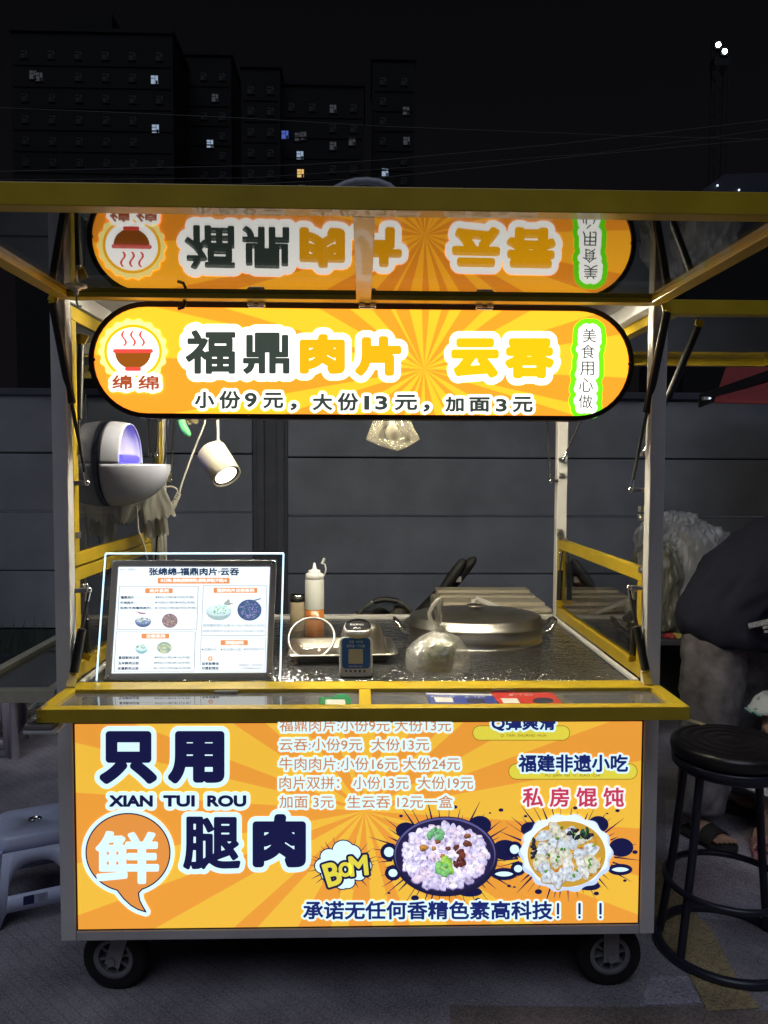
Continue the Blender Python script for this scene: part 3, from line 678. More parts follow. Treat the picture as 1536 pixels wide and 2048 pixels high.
# bowl of dumplings in broth
fill([ell(1132, 1706, 92, 77, 120, .035, 14)], pan, 8, 'bowl_rim', ink((196, 214, 246), 1.0), lp)
fill([ell(1132, 1702, 88, 71, 120, .03, 14)], pan, 9, 'bowl_rim_highlight', ink((226, 240, 255), 1.05), lp)
fill([ell(1133, 1708, 78, 66, 64)], pan, 10, 'bowl_inside', ink((206, 160, 56), .9), lp)
heap(1133, 1708, 66, 55, 26, 9, 14, [(214,170,70), (196,140,50), (170,110,40), (220,180,80)], 10.5, (150,90,40), 20, 'broth', .7)
heap(1131, 1711, 64, 54, 24, 14.5, 20, [(206,216,226), (194,206,216), (214,218,214), (204,204,186)], 13, (186,150,70), 21, 'dumplings', .72)
heap(1135, 1705, 66, 52, 22, 2, 3.6, [(96,160,60), (60,120,50), (130,180,70)], 18, (60,100,40), 22, 'chopped_greens')
heap(1160, 1668, 26, 10, 12, 4, 7, [(24,36,40), (40,80,50), (50,50,60)], 18, (16,20,26), 23, 'seaweed', .6)
heap(1068, 1700, 5, 22, 7, 4, 6, [(24,24,44), (40,40,50)], 18, (16,16,26), 24, 'seaweed', .6)

# ------------------------------------------------------------------ the big lit sign
sa, sb = at(177, 722, Y=.03), at(1268, 736, Y=.03); zc = 1.7665; hh = .1505
SXC = (sa[0]+sb[0])/2; hl = (sb[0]-sa[0])/2
def stadium(hl, hh, n=20):
    P = []
    for s, a0 in ((1, -90), (-1, 90)):
        for i in range(n+1):
            t = math.radians(a0+180*i/n); P.append((SXC+s*(hl-hh)+hh*math.cos(t), zc+hh*math.sin(t)))
    return P
o_, i_ = stadium(hl, hh), stadium(hl-.0125, hh-.0125); n = len(o_); mb = MB()
vs = [(x, .03, z) for x, z in o_]+[(x, .03, z) for x, z in i_]+[(x, .085, z) for x, z in o_]+[(x, .036, z) for x, z in i_]
fs = []
for i in range(n):
    j = (i+1) % n; fs += [(i, j, n+j, n+i), (i, 2*n+i, 2*n+j, j), (n+i, n+j, 3*n+j, 3*n+i)]
mb.add(vs, fs); mb.add([(x, .085, z) for x, z in o_], [tuple(range(n))[::-1]])
sign = mb.build('sign_box', BROWN, cart)
KS = 1.0
sp = Plane((0, .036, 0), (0, -1, 0)); cc = sp(848, 738)
RS = rays('sign_rays', cc[0]-o0[0], cc[2]-o0[2], ((1.32, .43, .03), (1.62, .70, .035)), KS, 19, .2)
MB().add([(x, .036, z) for x, z in stadium(hl-.0122, hh-.0122)], [tuple(range(n))]).build('printed_sheet', RS, sign)
SW = emit('ink_sign_white', (1.75, 1.72, 1.6), 1.); DG = emit('ink_dark_green', L8(62, 72, 66), 1.); GD = emit('ink_gold', (1.25, .54, .01), 1.); YW = emit('ink_yellow', (1.5, .66, .008), 1.); RB = emit('ink_red_brown', L8(176, 84, 48), 1.1)
def sgn(P, lv, cell=.7): printed(P, sp, sign, lv, cell=cell)
def bold(tx, b, g): return text_px(tx, b[0]+g, b[1]+g, b[2]-g, b[3]-g)
A = bold('福', (371,660,471,748), 3.1)+bold('鼎', (486,665,579,748), 2.9); B_ = bold('肉', (599,668,690,748), 6)+bold('片', (710,672,803,752), 6); C_ = bold('云', (902,676,998,756), 6.5)+bold('吞', (1010,676,1108,757), 6.5)
sgn(A+B_, [(19, SW, 2, 'lettering_outline')], .9); sgn(C_, [(20, SW, 2, 'lettering_outline')], .9)
sgn(A, [(3.0, DG, 3, 'lettering')], .6); sgn(B_, [(6, GD, 3, 'lettering')]); sgn(C_, [(6.5, YW, 3, 'lettering')])
P = []
for tx, x0, x1, y0, y1 in (('小',389,429,783,817),('份',438,481,781,818),('9',489,514,785,815),('元',526,567,785,817),('，',580,594,806,821),('大',625,665,787,821),('份',675,717,785,822),('1',728,739,791,820),('3',750,775,791,820),('元',789,835,789,821),('，',846,860,808,824),
                          ('加',890,928,793,824),('面',938,980,794,824),('3',991,1014,797,824),('元',1025,1066,793,825)): P += bold(tx, (x0, y0, x1, y1), 1.6)
sgn(P, [(7, SW, 2, 'lettering_outline'), (1.35, DG, 3, 'lettering')], .6)
P = []
for tx, x, y in (('美',1179,674),('食',1176,706),('用',1174,740),('心',1172,773),('做',1171,806)): P += text_px(tx, x-14, y-17, x+14, y+11)
G1 = emit('ink_green', (.22, 1.15, .012), 1.)
sgn(P, [(20, G1, 2, 'badge_border'), (10, SW, 3, 'badge_field'), (.15, emit('ink_grey', L8(90, 92, 86), 1.), 4, 'lettering')], .7)
P = bold('绵', (224,750,264,779), 1)+bold('绵', (276,751,318,780), 1)
sgn(P, [(8, SW, 8, 'lettering_outline'), (1., RB, 9, 'lettering')], .6)
fill([ell(266, 703, 67, 64, 160, .035, 18)], sp, 4, 'badge_scallop', emit('ink_pale_yellow', (1.6, 1.35, .42), 1.), sign)
fill([ell(266, 703, 58, 54, 60)], sp, 5, 'badge_ring', YW, sign); fill([ell(266, 703, 52, 48, 60)], sp, 6, 'badge_disc', SW, sign)
# plain bowl-and-steam emblem in the badge
RED = emit('ink_red', (1.0, .09, .07), 1.); BR = emit('ink_brown', L8(150, 82, 24), 1.2)
bw = np.concatenate([ell(266, 704, 36, 34, 26, a0=0, a1=math.pi), np.array([(230, 704)])])
fill([bw], sp, 6.6, 'emblem_bowl', BR, sign); fill([rrect(226, 698, 306, 706, 3.9)], sp, 7, 'emblem_rim', RED, sign); fill([rrect(250, 734, 282, 742, 3)], sp, 7, 'emblem_foot', RED, sign)
for dx in (-18, 0, 18):
    t = np.linspace(0, 1, 14); c = np.stack([266+dx+4*np.sin(t*6.28), 692-30*t], 1); fill([np.concatenate([c-(2.2, 0), (c+(2.2, 0))[::-1]])], sp, 7, 'emblem_steam', RED, sign)
for x, z in ((-.70, zc), (.71, zc), (-.3, zc-.146), (.35, zc-.146), (0, zc+.146)): MB().lathe([(.0, -.002), (.004, -.002), (.005, 0)], (x, .03, z), 10, (0, 1, 0)).build('screw', BLACK, sign)
for x in (-.45, .45): MB().box((x-.012, .05, zc+hh), (x+.012, .07, ZH+.006)).build('hanger', GREYP, sign)
# ------------------------------------------------------------------ hinged flaps
def frame(mb, x0, x1, y0, y1, z0, z1, w, inner=None):
    """rectangular frame lying flat: bars butt end to end"""
    mb.box((x0, y0, z0), (x1, y0+w, z1)).box((x0, y1-w, z0), (x1, y1, z1)).box((x0, y0+w+.0005, z0), (x0+w, y1-w-.0005, z1)).box((x1-w, y0+w+.0005, z0), (x1, y1-w-.0005, z1))
    return mb
# front canopy, raised level over the customer
CY0, CY1, CZ0 = -.728, -.005, ZH-.002
cf = frame(MB(), -.775, .775, CY0, CY1, CZ0, CZ0+.038, .037)
cf.box((-.016, CY0+.038, CZ0), (.022, CY1-.038, CZ0+.037))
can = cf.build('front_canopy', YEL, cart, bevel=.0015)
for x0, x1 in ((-.7375, -.0165), (.0225, .7375)):
    MB().box((x0, CY0+.0375, CZ0+.012), (x1, CY1-.0375, CZ0+.016)).build('canopy_glass', PANE, can)
for i, px in enumerate((512, 735, 970)):
    q = at(px, 606, Y=-.01)
    MB().box((q[0]-.022, -.012, CZ0-.010), (q[0]-.006, .012, CZ0-.002)).box((q[0]+.006, -.012, CZ0-.010), (q[0]+.022, .012, CZ0-.002)).cone((q[0]-.02, -.002, CZ0-.010), (q[0]+.02, -.002, CZ0-.010), .005, .005, 10).build('hinge', STEEL, can, bevel=.001)
# side canopy on the right, raised level
q0 = at(1345, 632, Y=.02)
sc = frame(MB(), H+.004, H+.80, .004, D1, q0[2]+.002, q0[2]+.040, .036).build('side_canopy', YEL, cart, bevel=.0015)
MB().box((H+.0405, .041, q0[2]+.028), (H+.7635, D1-.0365, q0[2]+.032)).build('canopy_glass', clear('side_canopy_pane', (.5, .52, .56), .1, haze=.25, hazecol=(.16, .18, .24)), sc)
# rear canopy
rc = frame(MB(), -.775, .775, D1+.004, D1+.74, CZ0, CZ0+.04, .037).build('rear_canopy', YEL, cart, bevel=.0015)
MB().box((-.7375, D1+.0415, CZ0+.030), (.7375, D1+.7025, CZ0+.034)).build('canopy_glass', PANE, rc)
# left: upper window shut, lower panel shut
def vframe(mb, x0, x1, y0, y1, z0, z1, w):
    mb.box((x0, y0, z0), (x1, y1, z0+w)).box((x0, y0, z1-w), (x1, y1, z1)).box((x0, y0, z0+w+.0005), (x1, y0+w, z1-w-.0005)).box((x0, y1-w, z0+w+.0005), (x1, y1, z1-w-.0005))
    return mb
LX = -.762
lw = vframe(MB(), LX-.026, LX, .046, D1-.046, 1.222, ZH-.004, .036).build('side_window', YEL, cart, bevel=.0015)
MB().box((LX-.010, .083, 1.259), (LX-.006, D1-.083, ZH-.041)).build('window_glass', SIDEP, lw)
ll = vframe(MB(), LX-.026, LX, .046, D1-.046, ZC+.014, 1.217, .036).build('side_panel', YEL, cart, bevel=.0015)
MB().box((LX-.018, .083, ZC+.051), (LX-.014, D1-.083, 1.180)).build('panel_glass', SIDEP, ll)
rl = vframe(MB(), -LX, -LX+.026, .046, D1-.046, ZC+.014, 1.217, .036).build('side_panel', YEL, cart, bevel=.0015)
MB().box((-LX+.012, .083, ZC+.051), (-LX+.016, D1-.083, 1.180)).build('panel_glass', SIDEP, rl)
# stickers on the outside of the right panel
def vsticker(y0, y1, z0, z1, col, nm='sticker'):
    MB().box((-LX+.0165, y0, z0), (-LX+.0172, y1, z1)).build(nm, mat('sticker_%d%d%d' % tuple(int(c*99) for c in col), col, .6, noise=.5, nscale=35), rl)
for y0, y1, z0, z1, c in ((.80,.70,.985,1.115,(0.320,0.096,0.064)),(.69,.60,.975,1.10,(0.288,0.224,0.096)),(.58,.50,.965,1.09,(0.320,0.080,0.096)),(.68,.61,.965,.985,(0.256,0.192,0.096)),(.48,.30,.955,1.07,(0.160,0.112,0.096)),(.45,.33,.97,1.05,(0.352,0.096,0.080))):
    vsticker(y0, y1, z0, z1+.001 if z1 < 1.05 else z1, c)
# serving shelf folded out in front
SZ = .914; SY = -.205
xs0, xs1 = at(72, 1424, Y=SY)[0], at(1380, 1416, Y=SY)[0]
sf = frame(MB(), xs0, xs1, SY, -.004, SZ-.033, SZ, .032)
m0, m1 = at(718, 1395, Z=SZ)[0], at(742, 1395, Z=SZ)[0]
sf.box((m0, SY+.0325, SZ-.032), (m1, -.0365, SZ-.001))
shelf = sf.build('serving_shelf', YEL, cart, bevel=.0015)
for x0, x1 in ((xs0+.0325, m0-.0005), (m1+.0005, xs1-.0325)):
    MB().box((x0, SY+.0325, SZ-.014), (x1, -.0365, SZ-.010)).build('shelf_glass', SPANE, shelf)
for x in (-.35, .37):
    MB().box((x-.03, -.046, SZ-.009), (x+.03, -.038, SZ-.003)).build('glazing_clip', STEELD, shelf)
# left side shelf folded out
SH2 = mat('side_shelf_frame', (.5, .47, .36), .45, noise=.12)
x0 = at(30, 1400, Y=-.02)[0]
ss = frame(MB(), -H-.27, -H-.004, .0, .95, .868, .902, .03).build('side_shelf', SH2, cart, bevel=.0015)
MB().box((-H-.2395, .0305, .885), (-H-.0345, .9195, .889)).build('shelf_glass', clear('side_shelf_pane', (.6, .6, .6), .12, haze=.3, hazecol=(.3, .3, .3)), ss)

# gas struts
def strut(a, b, frac=.5, r=.009, arm=None, brk=None, tubefirst=True):
    """a: tube end, b: rod end with its ball joint; arm: where the joint's bracket is fixed; brk: bracket plate at the tube end"""
    a, b = np.array(a), np.array(b); m = a+(b-a)*frac; d = (b-a)/np.linalg.norm(b-a)
    t = MB().cone(a, m, r, r, 14).cone(m, m+d*.004, r, r*.5, 14).build('gas_strut', BLACK, cart)
    MB().cone(m, b-d*.02, r*.42, r*.42, 10).build('rod', BLACKM, t)
    MB().cone(b-d*.03, b-d*.008, .0055, .0065, 12).ball(b, .0085, 12).build('ball_joint', CHROME, t)
    if arm is not None:
        mb = MB().bar(b, arm, .012, .012); mb.build('joint_bracket', STEEL, t, bevel=.001)
    if brk is not None:
        mb = MB(); e = np.array(brk); mb.bar(a-d*.004, e, .024, .005, (0, 1, 0)); mb.cone(a-(0, .008, 0), a+(0, .008, 0), .007, .007, 10); mb.build('tube_bracket', YEL, t, bevel=.001)
    return t
def A2(x, y, Y): return at(x, y, Y=Y)
# front canopy
a = A2(105, 606, -.03); b = A2(174, 966, .06); strut(a, b, .54, .0105, arm=(b[0]-.035, .05, b[2]), brk=(a[0]+.004, a[1], CZ0+.004))
a = A2(1334, 624, -.03); b = A2(1262, 980, .06); strut(a, b, .55, .0105, arm=(b[0]+.045, .05, b[2]), brk=(a[0]-.004, a[1], CZ0+.004))
# left upper window
a = A2(161, 690, .13); b = A2(156, 908, .075); strut(a, b, .68, .010, arm=(LX, .075, b[2]), brk=(LX+.003, .14, a[2]+.03))
# side canopy (right)
a = at(1396, 655, Y=.10); b = at(1288, 908, Y=.11); strut(a, b, .56, .0105, arm=(-LX+.01, .11, b[2]), brk=(a[0]+.006, .10, q0[2]+.006))
# rear canopy, seen under the sign
b = A2(1101, 962, .96); strut(A2(1086, 690, 1.25), b, .45, .009, arm=(.762, .985, b[2]))
b = A2(1127, 918, .93); strut((H+.12, .9, q0[2]+.004), b, .5, .009, arm=(b[0], .985, b[2]))
b = A2(342, 960, .96); strut(A2(356, 690, 1.25), b, .48, .009, arm=(-.762, .985, b[2]))
b = A2(314, 910, .86); strut(A2(319, 760, .86), b, .55, .010, arm=(LX, .86, b[2]))
# shelf and lower panels
a = A2(148, 1345, .0); b = A2(178, 1180, .045); strut(a, b, .52, .0115, arm=(LX-.01, .035, b[2]), brk=(a[0]-.003, -.02, SZ+.002))
a = A2(1291, 1340, .0); b = A2(1258, 1175, .045); strut(a, b, .52, .0115, arm=(-LX+.01, .035, b[2]), brk=(a[0]+.002, -.02, SZ+.002))
a = A2(175, 1305, .10); b = A2(172, 1172, .10); strut(a, b, .5, .009, arm=(LX, .09, b[2]), brk=(LX+.003, .10, a[2]-.02))
a = A2(1266, 1310, .10); b = A2(1270, 1178, .10); strut(a, b, .5, .009, arm=(-LX, .09, b[2]), brk=(-LX-.003, .10, a[2]-.02))
a = A2(1118, 1200, .90); b = A2(1122, 1106, .90); strut(a, b, .62, .010, arm=(-LX, .9, b[2]), brk=(-LX-.003, .90, a[2]-.02))
# catches on the posts
for px, py, Y, s in ((1283,1018,.06,1), (1282,1035,.06,1), (1283,1140,.05,1), (1122,950,.97,1), (1119,1063,.97,1), (1119,1077,.97,1), (152,1070,.06,-1), (1128,1080,.9,1)):
    q = A2(px, py, Y); MB().box((q[0]-.008, Y-.010, q[2]-.008), (q[0]+.012, Y+.006, q[2]+.008)).ball((q[0]-.004, Y-.011, q[2]), .003, 8).build('catch_plate', STEEL, cart, bevel=.001)

# castors
def castor(x, y, ang, front=True):
    root = MB(); R = .092
    c = np.array([x, y, R]); ax = np.array([-math.sin(ang), math.cos(ang), 0.])  # axle
    side = np.array([math.cos(ang), math.sin(ang), 0])
    top = np.array([x+side[0]*.045*(1 if not front else -1)*0, y, ZB])
    f = MB(); f.box((x-.05, y-.045, ZB-.006), (x+.05, y+.045, ZB))
    f.cone((x, y, ZB-.03), (x, y, ZB-.006), .03, .034, 18)
    return f
def make_castor(x, y, ax, lean):
    R = .093; ax = np.array(ax, float); ax /= np.linalg.norm(ax); fwd = np.cross(ax, (0, 0, 1)); cw = np.array([x, y, R])+fwd*lean
    f = MB().box((x-.05, y-.045, ZB-.006), (x+.05, y+.045, ZB-.001)).cone((x, y, ZB-.028), (x, y, ZB-.006), .034, .034, 20)
    for s in (-1, 1):
        f.bar(np.array([x, y, ZB-.024])+ax*s*.031, cw+ax*s*.031-np.array([0, 0, .014]), .005, .044, tuple(fwd))
        f.cone(cw+ax*s*.026, cw+ax*s*.041, .012, .012, 12)
    fk = f.build('castor', mat('castor_shaded', (.34,.34,.36), .5, noise=.15, wear=.7), cart, bevel=.001)  # castor colour greyed to hold the shade under the cart
    MB().lathe([(.058, -.022), (.080, -.023), (.090, -.018), (.093, -.006), (.093, .006), (.090, .018), (.080, .023), (.058, .022)], cw, 40, ax).build('tyre', RUBBER, fk)
    rm = MB().lathe([(.045, -.019), (.058, -.0225), (.0585, .0225), (.045, .019), (.045, -.019)], cw, 36, ax).lathe([(.0, -.022), (.017, -.022), (.017, .022), (.0, .022)], cw, 18, ax)
    u = fwd; w = np.array([0, 0, 1.])
    for i in range(8):
        t = i*math.pi/4+.2; d = u*math.cos(t)+w*math.sin(t); rm.bar(cw+d*.015, cw+d*.047, .008, .026, tuple(ax))
    rm.build('rim', mat('rim_shaded', (.30,.30,.32), .5, noise=.15), fk)  # rim's own grey, darkened in colour for the shade beneath the floor
    return fk
make_castor(.716, .13, (0, 1, 0), .0)
lc = make_castor(-.665, .14, (.12, 1, 0), -.035)
MB().bar((-.62, .105, ZB-.012), (-.565, .08, ZB-.02), .05, .006).cone((-.575, .06, ZB-.022), (-.56, .09, ZB-.022), .012, .012, 12).build('brake_pedal', STEELD, lc, bevel=.001)
make_castor(.70, .90, (.2, 1, 0), .03); make_castor(-.70, .90, (0, 1, 0), .03)

# ------------------------------------------------------------------ menu board
BL_, BR_ = at(193, 1362, Z=ZC+.002), at(560, 1362, Z=ZC+.002); BL_[1] = BR_[1] = .086
ptop = at(389, 1106, Y=.135); nrm = np.cross((1, 0, 0), (ptop-np.array([(BL_[0]+BR_[0])/2, .086, ZC+.002]))); nrm = nrm/np.linalg.norm(nrm); nrm = nrm if nrm[1] < 0 else -nrm
mp = Plane((BL_[0], .086, ZC+.002), nrm)
menu = thing('menu_board', 'clear acrylic light-up menu board glowing white, leaning on the counter at left', 'menu board', ((BL_[0]+BR_[0])/2, .09, ZC))
def slab(mb, px, l0, l1):
    vs = [mp(x, y, l0) for x, y in px]+[mp(x, y, l1) for x, y in px]; k = len(px)
    return mb.add(vs, [tuple(range(k)), tuple(range(k, 2*k))[::-1]]+[(i, k+i, k+(i+1) % k, (i+1) % k) for i in range(k)])
AC = [(211,1107),(567,1107),(560,1361),(193,1361)]
slab(MB(), AC, 0, -12).build('acrylic_sheet', ACRYL, menu)
EDG = emit('lit_edge', (.62, .86, 1.), 1.5)
for i, (a, b) in enumerate(((0, 1), (1, 2), (3, 0))):
    MB().tube([mp(*AC[a], -6), mp(*AC[b], -6)], .0024, 8).build('lit_edge', EDG, menu)
def m5(x, y): return (200+x/4.042, 1100+y/4.042)
FR = [m5(97,82), m5(1430,82), m5(1388,1050), m5(38,1050)]
slab(MB(), FR, 16, .5).build('frame', mat('grey_silver_frame', (.66, .68, .74), .45, noise=.05), menu, bevel=.001)
for x, y in ((122,107), (1402,102), (60,1028), (1376,1012)):
    c = mp(*m5(x, y), 16); MB().lathe([(.006, 0), (.006, .003), (.004, .0045), (0, .0045)], c, 14, nrm).build('stud', CHROME, menu)
SCR = [m5(150,137), m5(1374,137), m5(1342,990), m5(94,997)]
scr = MB(); slab(scr, SCR, 19, 16.2); scr = scr.build('lit_page', emit('lit_page', (.98, 1.08, 1.13), 1.), menu)
def ink2(rgb): return ink(rgb, 1.0)
MT, MO, MW, ML = ink2((40, 62, 92)), ink((228, 150, 96), 1.05), emit('menu_white', (1.0, 1.02, 1.0), 1.), ink2((58, 80, 104))
def mt(body, x0, y0, x1, y1, m=None, lay=21, grow=None, cell=.3):
    a, b = m5(x0, y0), m5(x1, y1); P = text_px(body, *a, *b)
    if grow: printed(P, mp, scr, [(grow, m or MT, lay, 'lettering')], cell=cell)
    else: fill(P, mp, lay, 'lettering', m or MT, scr)
def mbx(x0, y0, x1, y1, m, lay=20, r=1.5, name='label_box'):
    a, b = m5(x0, y0), m5(x1, y1); fill([rrect(*a, *b, r)], mp, lay, name, m, scr)
mt('张绵绵-福鼎肉片·云吞', 400, 146, 1122, 204, grow=.7)
mt('No.6  深桥店', 163, 148, 288, 167, ML)
mbx(466, 224, 1048, 272, MO); mt('★口味: 酸辣(招牌推荐),香辣,鲜香(不辣)★', 488, 232, 1028, 263, MW, 21, .35)
def panelbox(x0, y0, x1, y1, sk):
    a = [m5(x0+sk, y0), m5(x1+sk*.6, y0), m5(x1, y1), m5(x0, y1)]; c = np.array(a); ins = c+(c.mean(0)-c)*np.array([.012, .016])
    fill([c, ins[::-1]], mp, 20, 'panel_outline', ML, scr)
panelbox(136, 292, 784, 644, 20); panelbox(112, 660, 762, 986, 18); panelbox(818, 288, 1340, 694, 16); panelbox(806, 710, 1334, 980, 10)
for b, t in (((365,309,588,350), '肉片系列'), ((918,305,1272,347), '混拼肉片云吞系列'), ((335,676,560,716), '云吞系列'), ((974,728,1196,770), '添福加料')):
    mbx(*b, MO); w = (b[2]-b[0]); mt(t, b[0]+w*.18 if w < 300 else b[0]+28, b[1]+7, b[2]-w*.16 if w < 300 else b[2]-28, b[3]-7, MW, 21, .4)
for t, y, x, x1, pr, a, b in (('福鼎肉片', 372, 166, 274, '¥9元(小份)/¥13元(大份)', 448, 760), ('牛肉肉片', 415, 164, 272, '¥16元(小份)/¥24元(大份)', 446, 768), ('双拼(牛肉猪肉肉片)', 459, 162, 414, '¥13元(小份)/¥19元(大份)', 444, 778),
                           ('香菇鲜肉云吞', 859, 150, 316, '¥9元(小份)/¥13(大份)', 440, 730), ('玉米鲜肉云吞', 903, 146, 314, '¥9元(小份)/¥13(大份)', 436, 728), ('皮蛋鲜肉云吞', 946, 142, 312, '¥11元(小份)/¥15(大份)', 434, 738)):
    mt(t, x, y, x1, y+23, grow=.22); mt(pr, a, y-1, b, y+22, ML, grow=.12)
    mbx(x1+8, y+12, a-10, y+13.5, ML, r=.1, name='leader_line')
mt('双拼猪肉肉片云吞 ¥11元(小份)/¥15(大份)', 832, 598, 1330, 626, ML); mt('双拼牛肉肉片云吞 ¥15元(小份)/¥21(大份)', 830, 645, 1326, 670, ML)
mt('★加面¥3元', 820, 793, 940, 815, MT); mt('★生云吞¥12/盒', 972, 793, 1140, 815, MT); mt('★生肉泥¥25/斤', 1160, 791, 1328, 813, MT)
a = m5(892, 878); fill([ell(a[0], a[1], 4.8, 4.8, 24)], mp, 20, 'plus_disc', MO, scr); fill([rrect(a[0]-.7, a[1]-3, a[0]+.7, a[1]+3, .3)], mp, 21, 'plus_sign', MW, scr); fill([rrect(a[0]-3, a[1]-.7, a[0]+3, a[1]+.7, .3)], mp, 22, 'plus_sign', MW, scr)
mt('加老板微信', 822, 907, 960, 931, grow=.2); mt('可提前预定', 822, 944, 960, 968, grow=.2)
mt('加盟热线:（微信同号）', 1120, 922, 1322, 940, ML); mt('15206066655', 1144, 948, 1304, 964, ML)
def mini_bowl(x, y, rx, ry, bowl, fillc, sd, n=14, top=True):
    c = m5(x, y); rx, ry = rx/4.042, ry/4.042
    if top:
        fill([np.concatenate([ell(c[0], c[1], rx, ry*1.1, 20, a0=0, a1=math.pi), [(c[0]-rx, c[1])]])], mp, 20, 'bowl_picture', ink2(bowl), scr)
        fill([ell(c[0], c[1], rx, ry*.62, 28)], mp, 20.5, 'bowl_picture', ink2(tuple(min(255, v+40) for v in bowl)), scr)
        ryy = ry*.5
    else:
        fill([ell(c[0], c[1], rx, ry, 32)], mp, 20, 'bowl_picture', ink2(bowl), scr); ryy = ry*.85
    q = np.random.default_rng(sd); by = {}
    for i in range(n*3):
        t = q.uniform(0, 6.28); k = math.sqrt(q.random()); col = fillc[q.integers(len(fillc))]
        b = blob(c[0]+rx*.85*k*math.cos(t), c[1]+ryy*k*math.sin(t)-(ry*.15 if top else 0), q.uniform(.9, 2.0), 8, .3, .7); by.setdefault(col, []).append((b, 21+i*.05))
    for col, Bs in by.items():
        mb = MB()
        for b, L in Bs: mb.add([mp(px, py, L) for px, py in b], [tuple(range(len(b)))[::-1]])
        mb.build('food_picture', ink2(col), scr)
WC = [(225,232,226), (200,214,206), (236,238,232)]
mini_bowl(348, 574, 66, 46, (92, 110, 150), WC+[(120,160,110)], 31); mini_bowl(564, 572, 64, 58, (150,130,140), [(190,160,160), (130,110,130), (210,180,150), (120,140,90)], 32, 26, False)
mini_bowl(336, 790, 52, 46, (150, 190, 200), WC+[(90,120,90)], 33); mini_bowl(520, 790, 60, 48, (160, 180, 170), [(225,225,190), (200,206,160), (150,170,120)], 34, 16, False)
mini_bowl(960, 490, 104, 72, (170, 196, 200), WC+[(60,160,120), (120,180,130)], 35, 26); mini_bowl(1208, 486, 98, 86, (70, 96, 140), [(140,130,180), (170,160,200), (110,110,160), (120,150,160)], 36, 34, False)
fill([np.array([m5(288,492), m5(330,505), m5(372,508), m5(366,518), m5(322,516)])], mp, 22, 'spoon_picture', ink2((150,110,130)), scr)
fill([np.array([m5(1005,425), m5(1045,390), m5(1052,425), m5(1086,430), m5(1040,450), m5(1000,442)])], mp, 24, 'spoon_picture', ink2((170,180,180)), scr)
fill([np.array([m5(1235,405), m5(1300,388), m5(1303,396), m5(1250,414)])], mp, 24, 'spoon_picture', ink2((110,130,150)), scr)
SLS = MB(); slab(SLS, [(212,1356),(548,1356),(545,1362),(208,1362)], 60, -20); SLS.build('stand_foot', ACRYL, menu)

# ------------------------------------------------------------------ things on the counter
def on(x, y, z=ZC): return at(x, y, Z=z)
def pxm(P): return np.dot(np.array(P)-CAM, _f)/FPX           # metres per photo pixel at P
# seasoning shaker
p = on(595, 1261); k = pxm(p); sh = thing('seasoning_shaker', 'small beige seasoning jar with dark collar and steel cap beside the sauce bottle', 'shaker', p)
R = 15*k
MB().lathe([(0,0),(R*.96,.001),(R,.004),(R,.105),(R*.97,.106)], p, 28).build('jar', mat('beige_powder_jar', (.46,.38,.26), .25, noise=.12, coat=.5), sh)
MB().lathe([(R*1.0,.1065),(R*1.02,.108),(R*1.02,.120),(R*.98,.121)], p, 28).build('collar', BLACK, sh)
MB().lathe([(R*1.0,.1215),(R*1.03,.123),(R*1.03,.130),(R*.8,.133),(0,.134)], p, 28).build('cap', CHROME, sh)
# sauce bottle
p = on(629, 1279); k = pxm(p); bt = thing('sauce_bottle', 'translucent squeeze bottle half full of orange sauce with its nozzle cap hanging open', 'sauce bottle', p)
R = 19*k; hs = 62*k; hb = 120*k
MB().lathe([(0,.0005),(R*.93,.0005),(R,.005),(R,hs),(0,hs+.0005)], p, 28).build('sauce', mat('orange_sauce', (.52,.17,.035), .35, coat=.6, noise=.08), bt)
MB().lathe([(R*1.0,hs+.001),(R*1.0,hb),(R*.9,hb+.006),(R*.8,hb+.008)], p, 28).build('bottle', mat('milky_bottle', (.86,.88,.87), .3, coat=.4), bt)
MB().lathe([(R*.92,hb+.002),(R*.95,hb+.003),(R*.95,hb+.02),(R*.72,hb+.024),(R*.62,hb+.025),(R*.62,hb+.033),(R*.3,hb+.035),(R*.22,hb+.04),(R*.1,hb+.058),(0,hb+.059)], p, 28).build('nozzle', WPL, bt)
q = p+np.array([R*.9,0,hb+.012]); MB().tube([q, q+(.008,0,.012), q+(.010,0,.026), q+(.006,0,.040), q+(-.001,0,.047)], .0026, 8).cone(q+(-.004,0,.043), q+(.005,0,.062), .0055, .005, 12).build('nozzle_cap', WPL, bt)
# tray
tl, tr_, bk = on(585, 1322), on(797, 1308), on(690, 1290)
tx0, tx1 = -.215, .103; ty0, ty1 = .245, .50
TX, TYc, TW, TD = -.06, .385, .165, .125
def rloop(w, d, r, z, n=5):
    P = rrect(-w, -d, w, d, r, n); ca, sa_ = math.cos(.05), math.sin(.05); return [(TX+x*ca-y*sa_, TYc+x*sa_+y*ca, ZC+z) for x, y in P]
mb = MB(); lps = [rloop(TW-.03, TD-.03, .02, .0015), rloop(TW-.024, TD-.024, .022, .003), rloop(TW-.012, TD-.012, .028, .028), rloop(TW-.0, TD-.0, .03, .030), rloop(TW+.001, TD+.001, .03, .026)]
n = len(lps[0])
for L in lps: mb.v += [tuple(q) for q in L]
for j in range(len(lps)-1):
    for i in range(n): mb.f.append([j*n+i, j*n+(i+1) % n, (j+1)*n+(i+1) % n, (j+1)*n+i]); mb.sm.append(True)
mb.f.append(list(range(n))); mb.sm.append(False)
tag(mb.build('metal_tray', STEEL, base=(TX, TYc, ZC), solid=.001), 'shallow rectangular steel tray under the glass lid and the upturned bowl', 'tray')
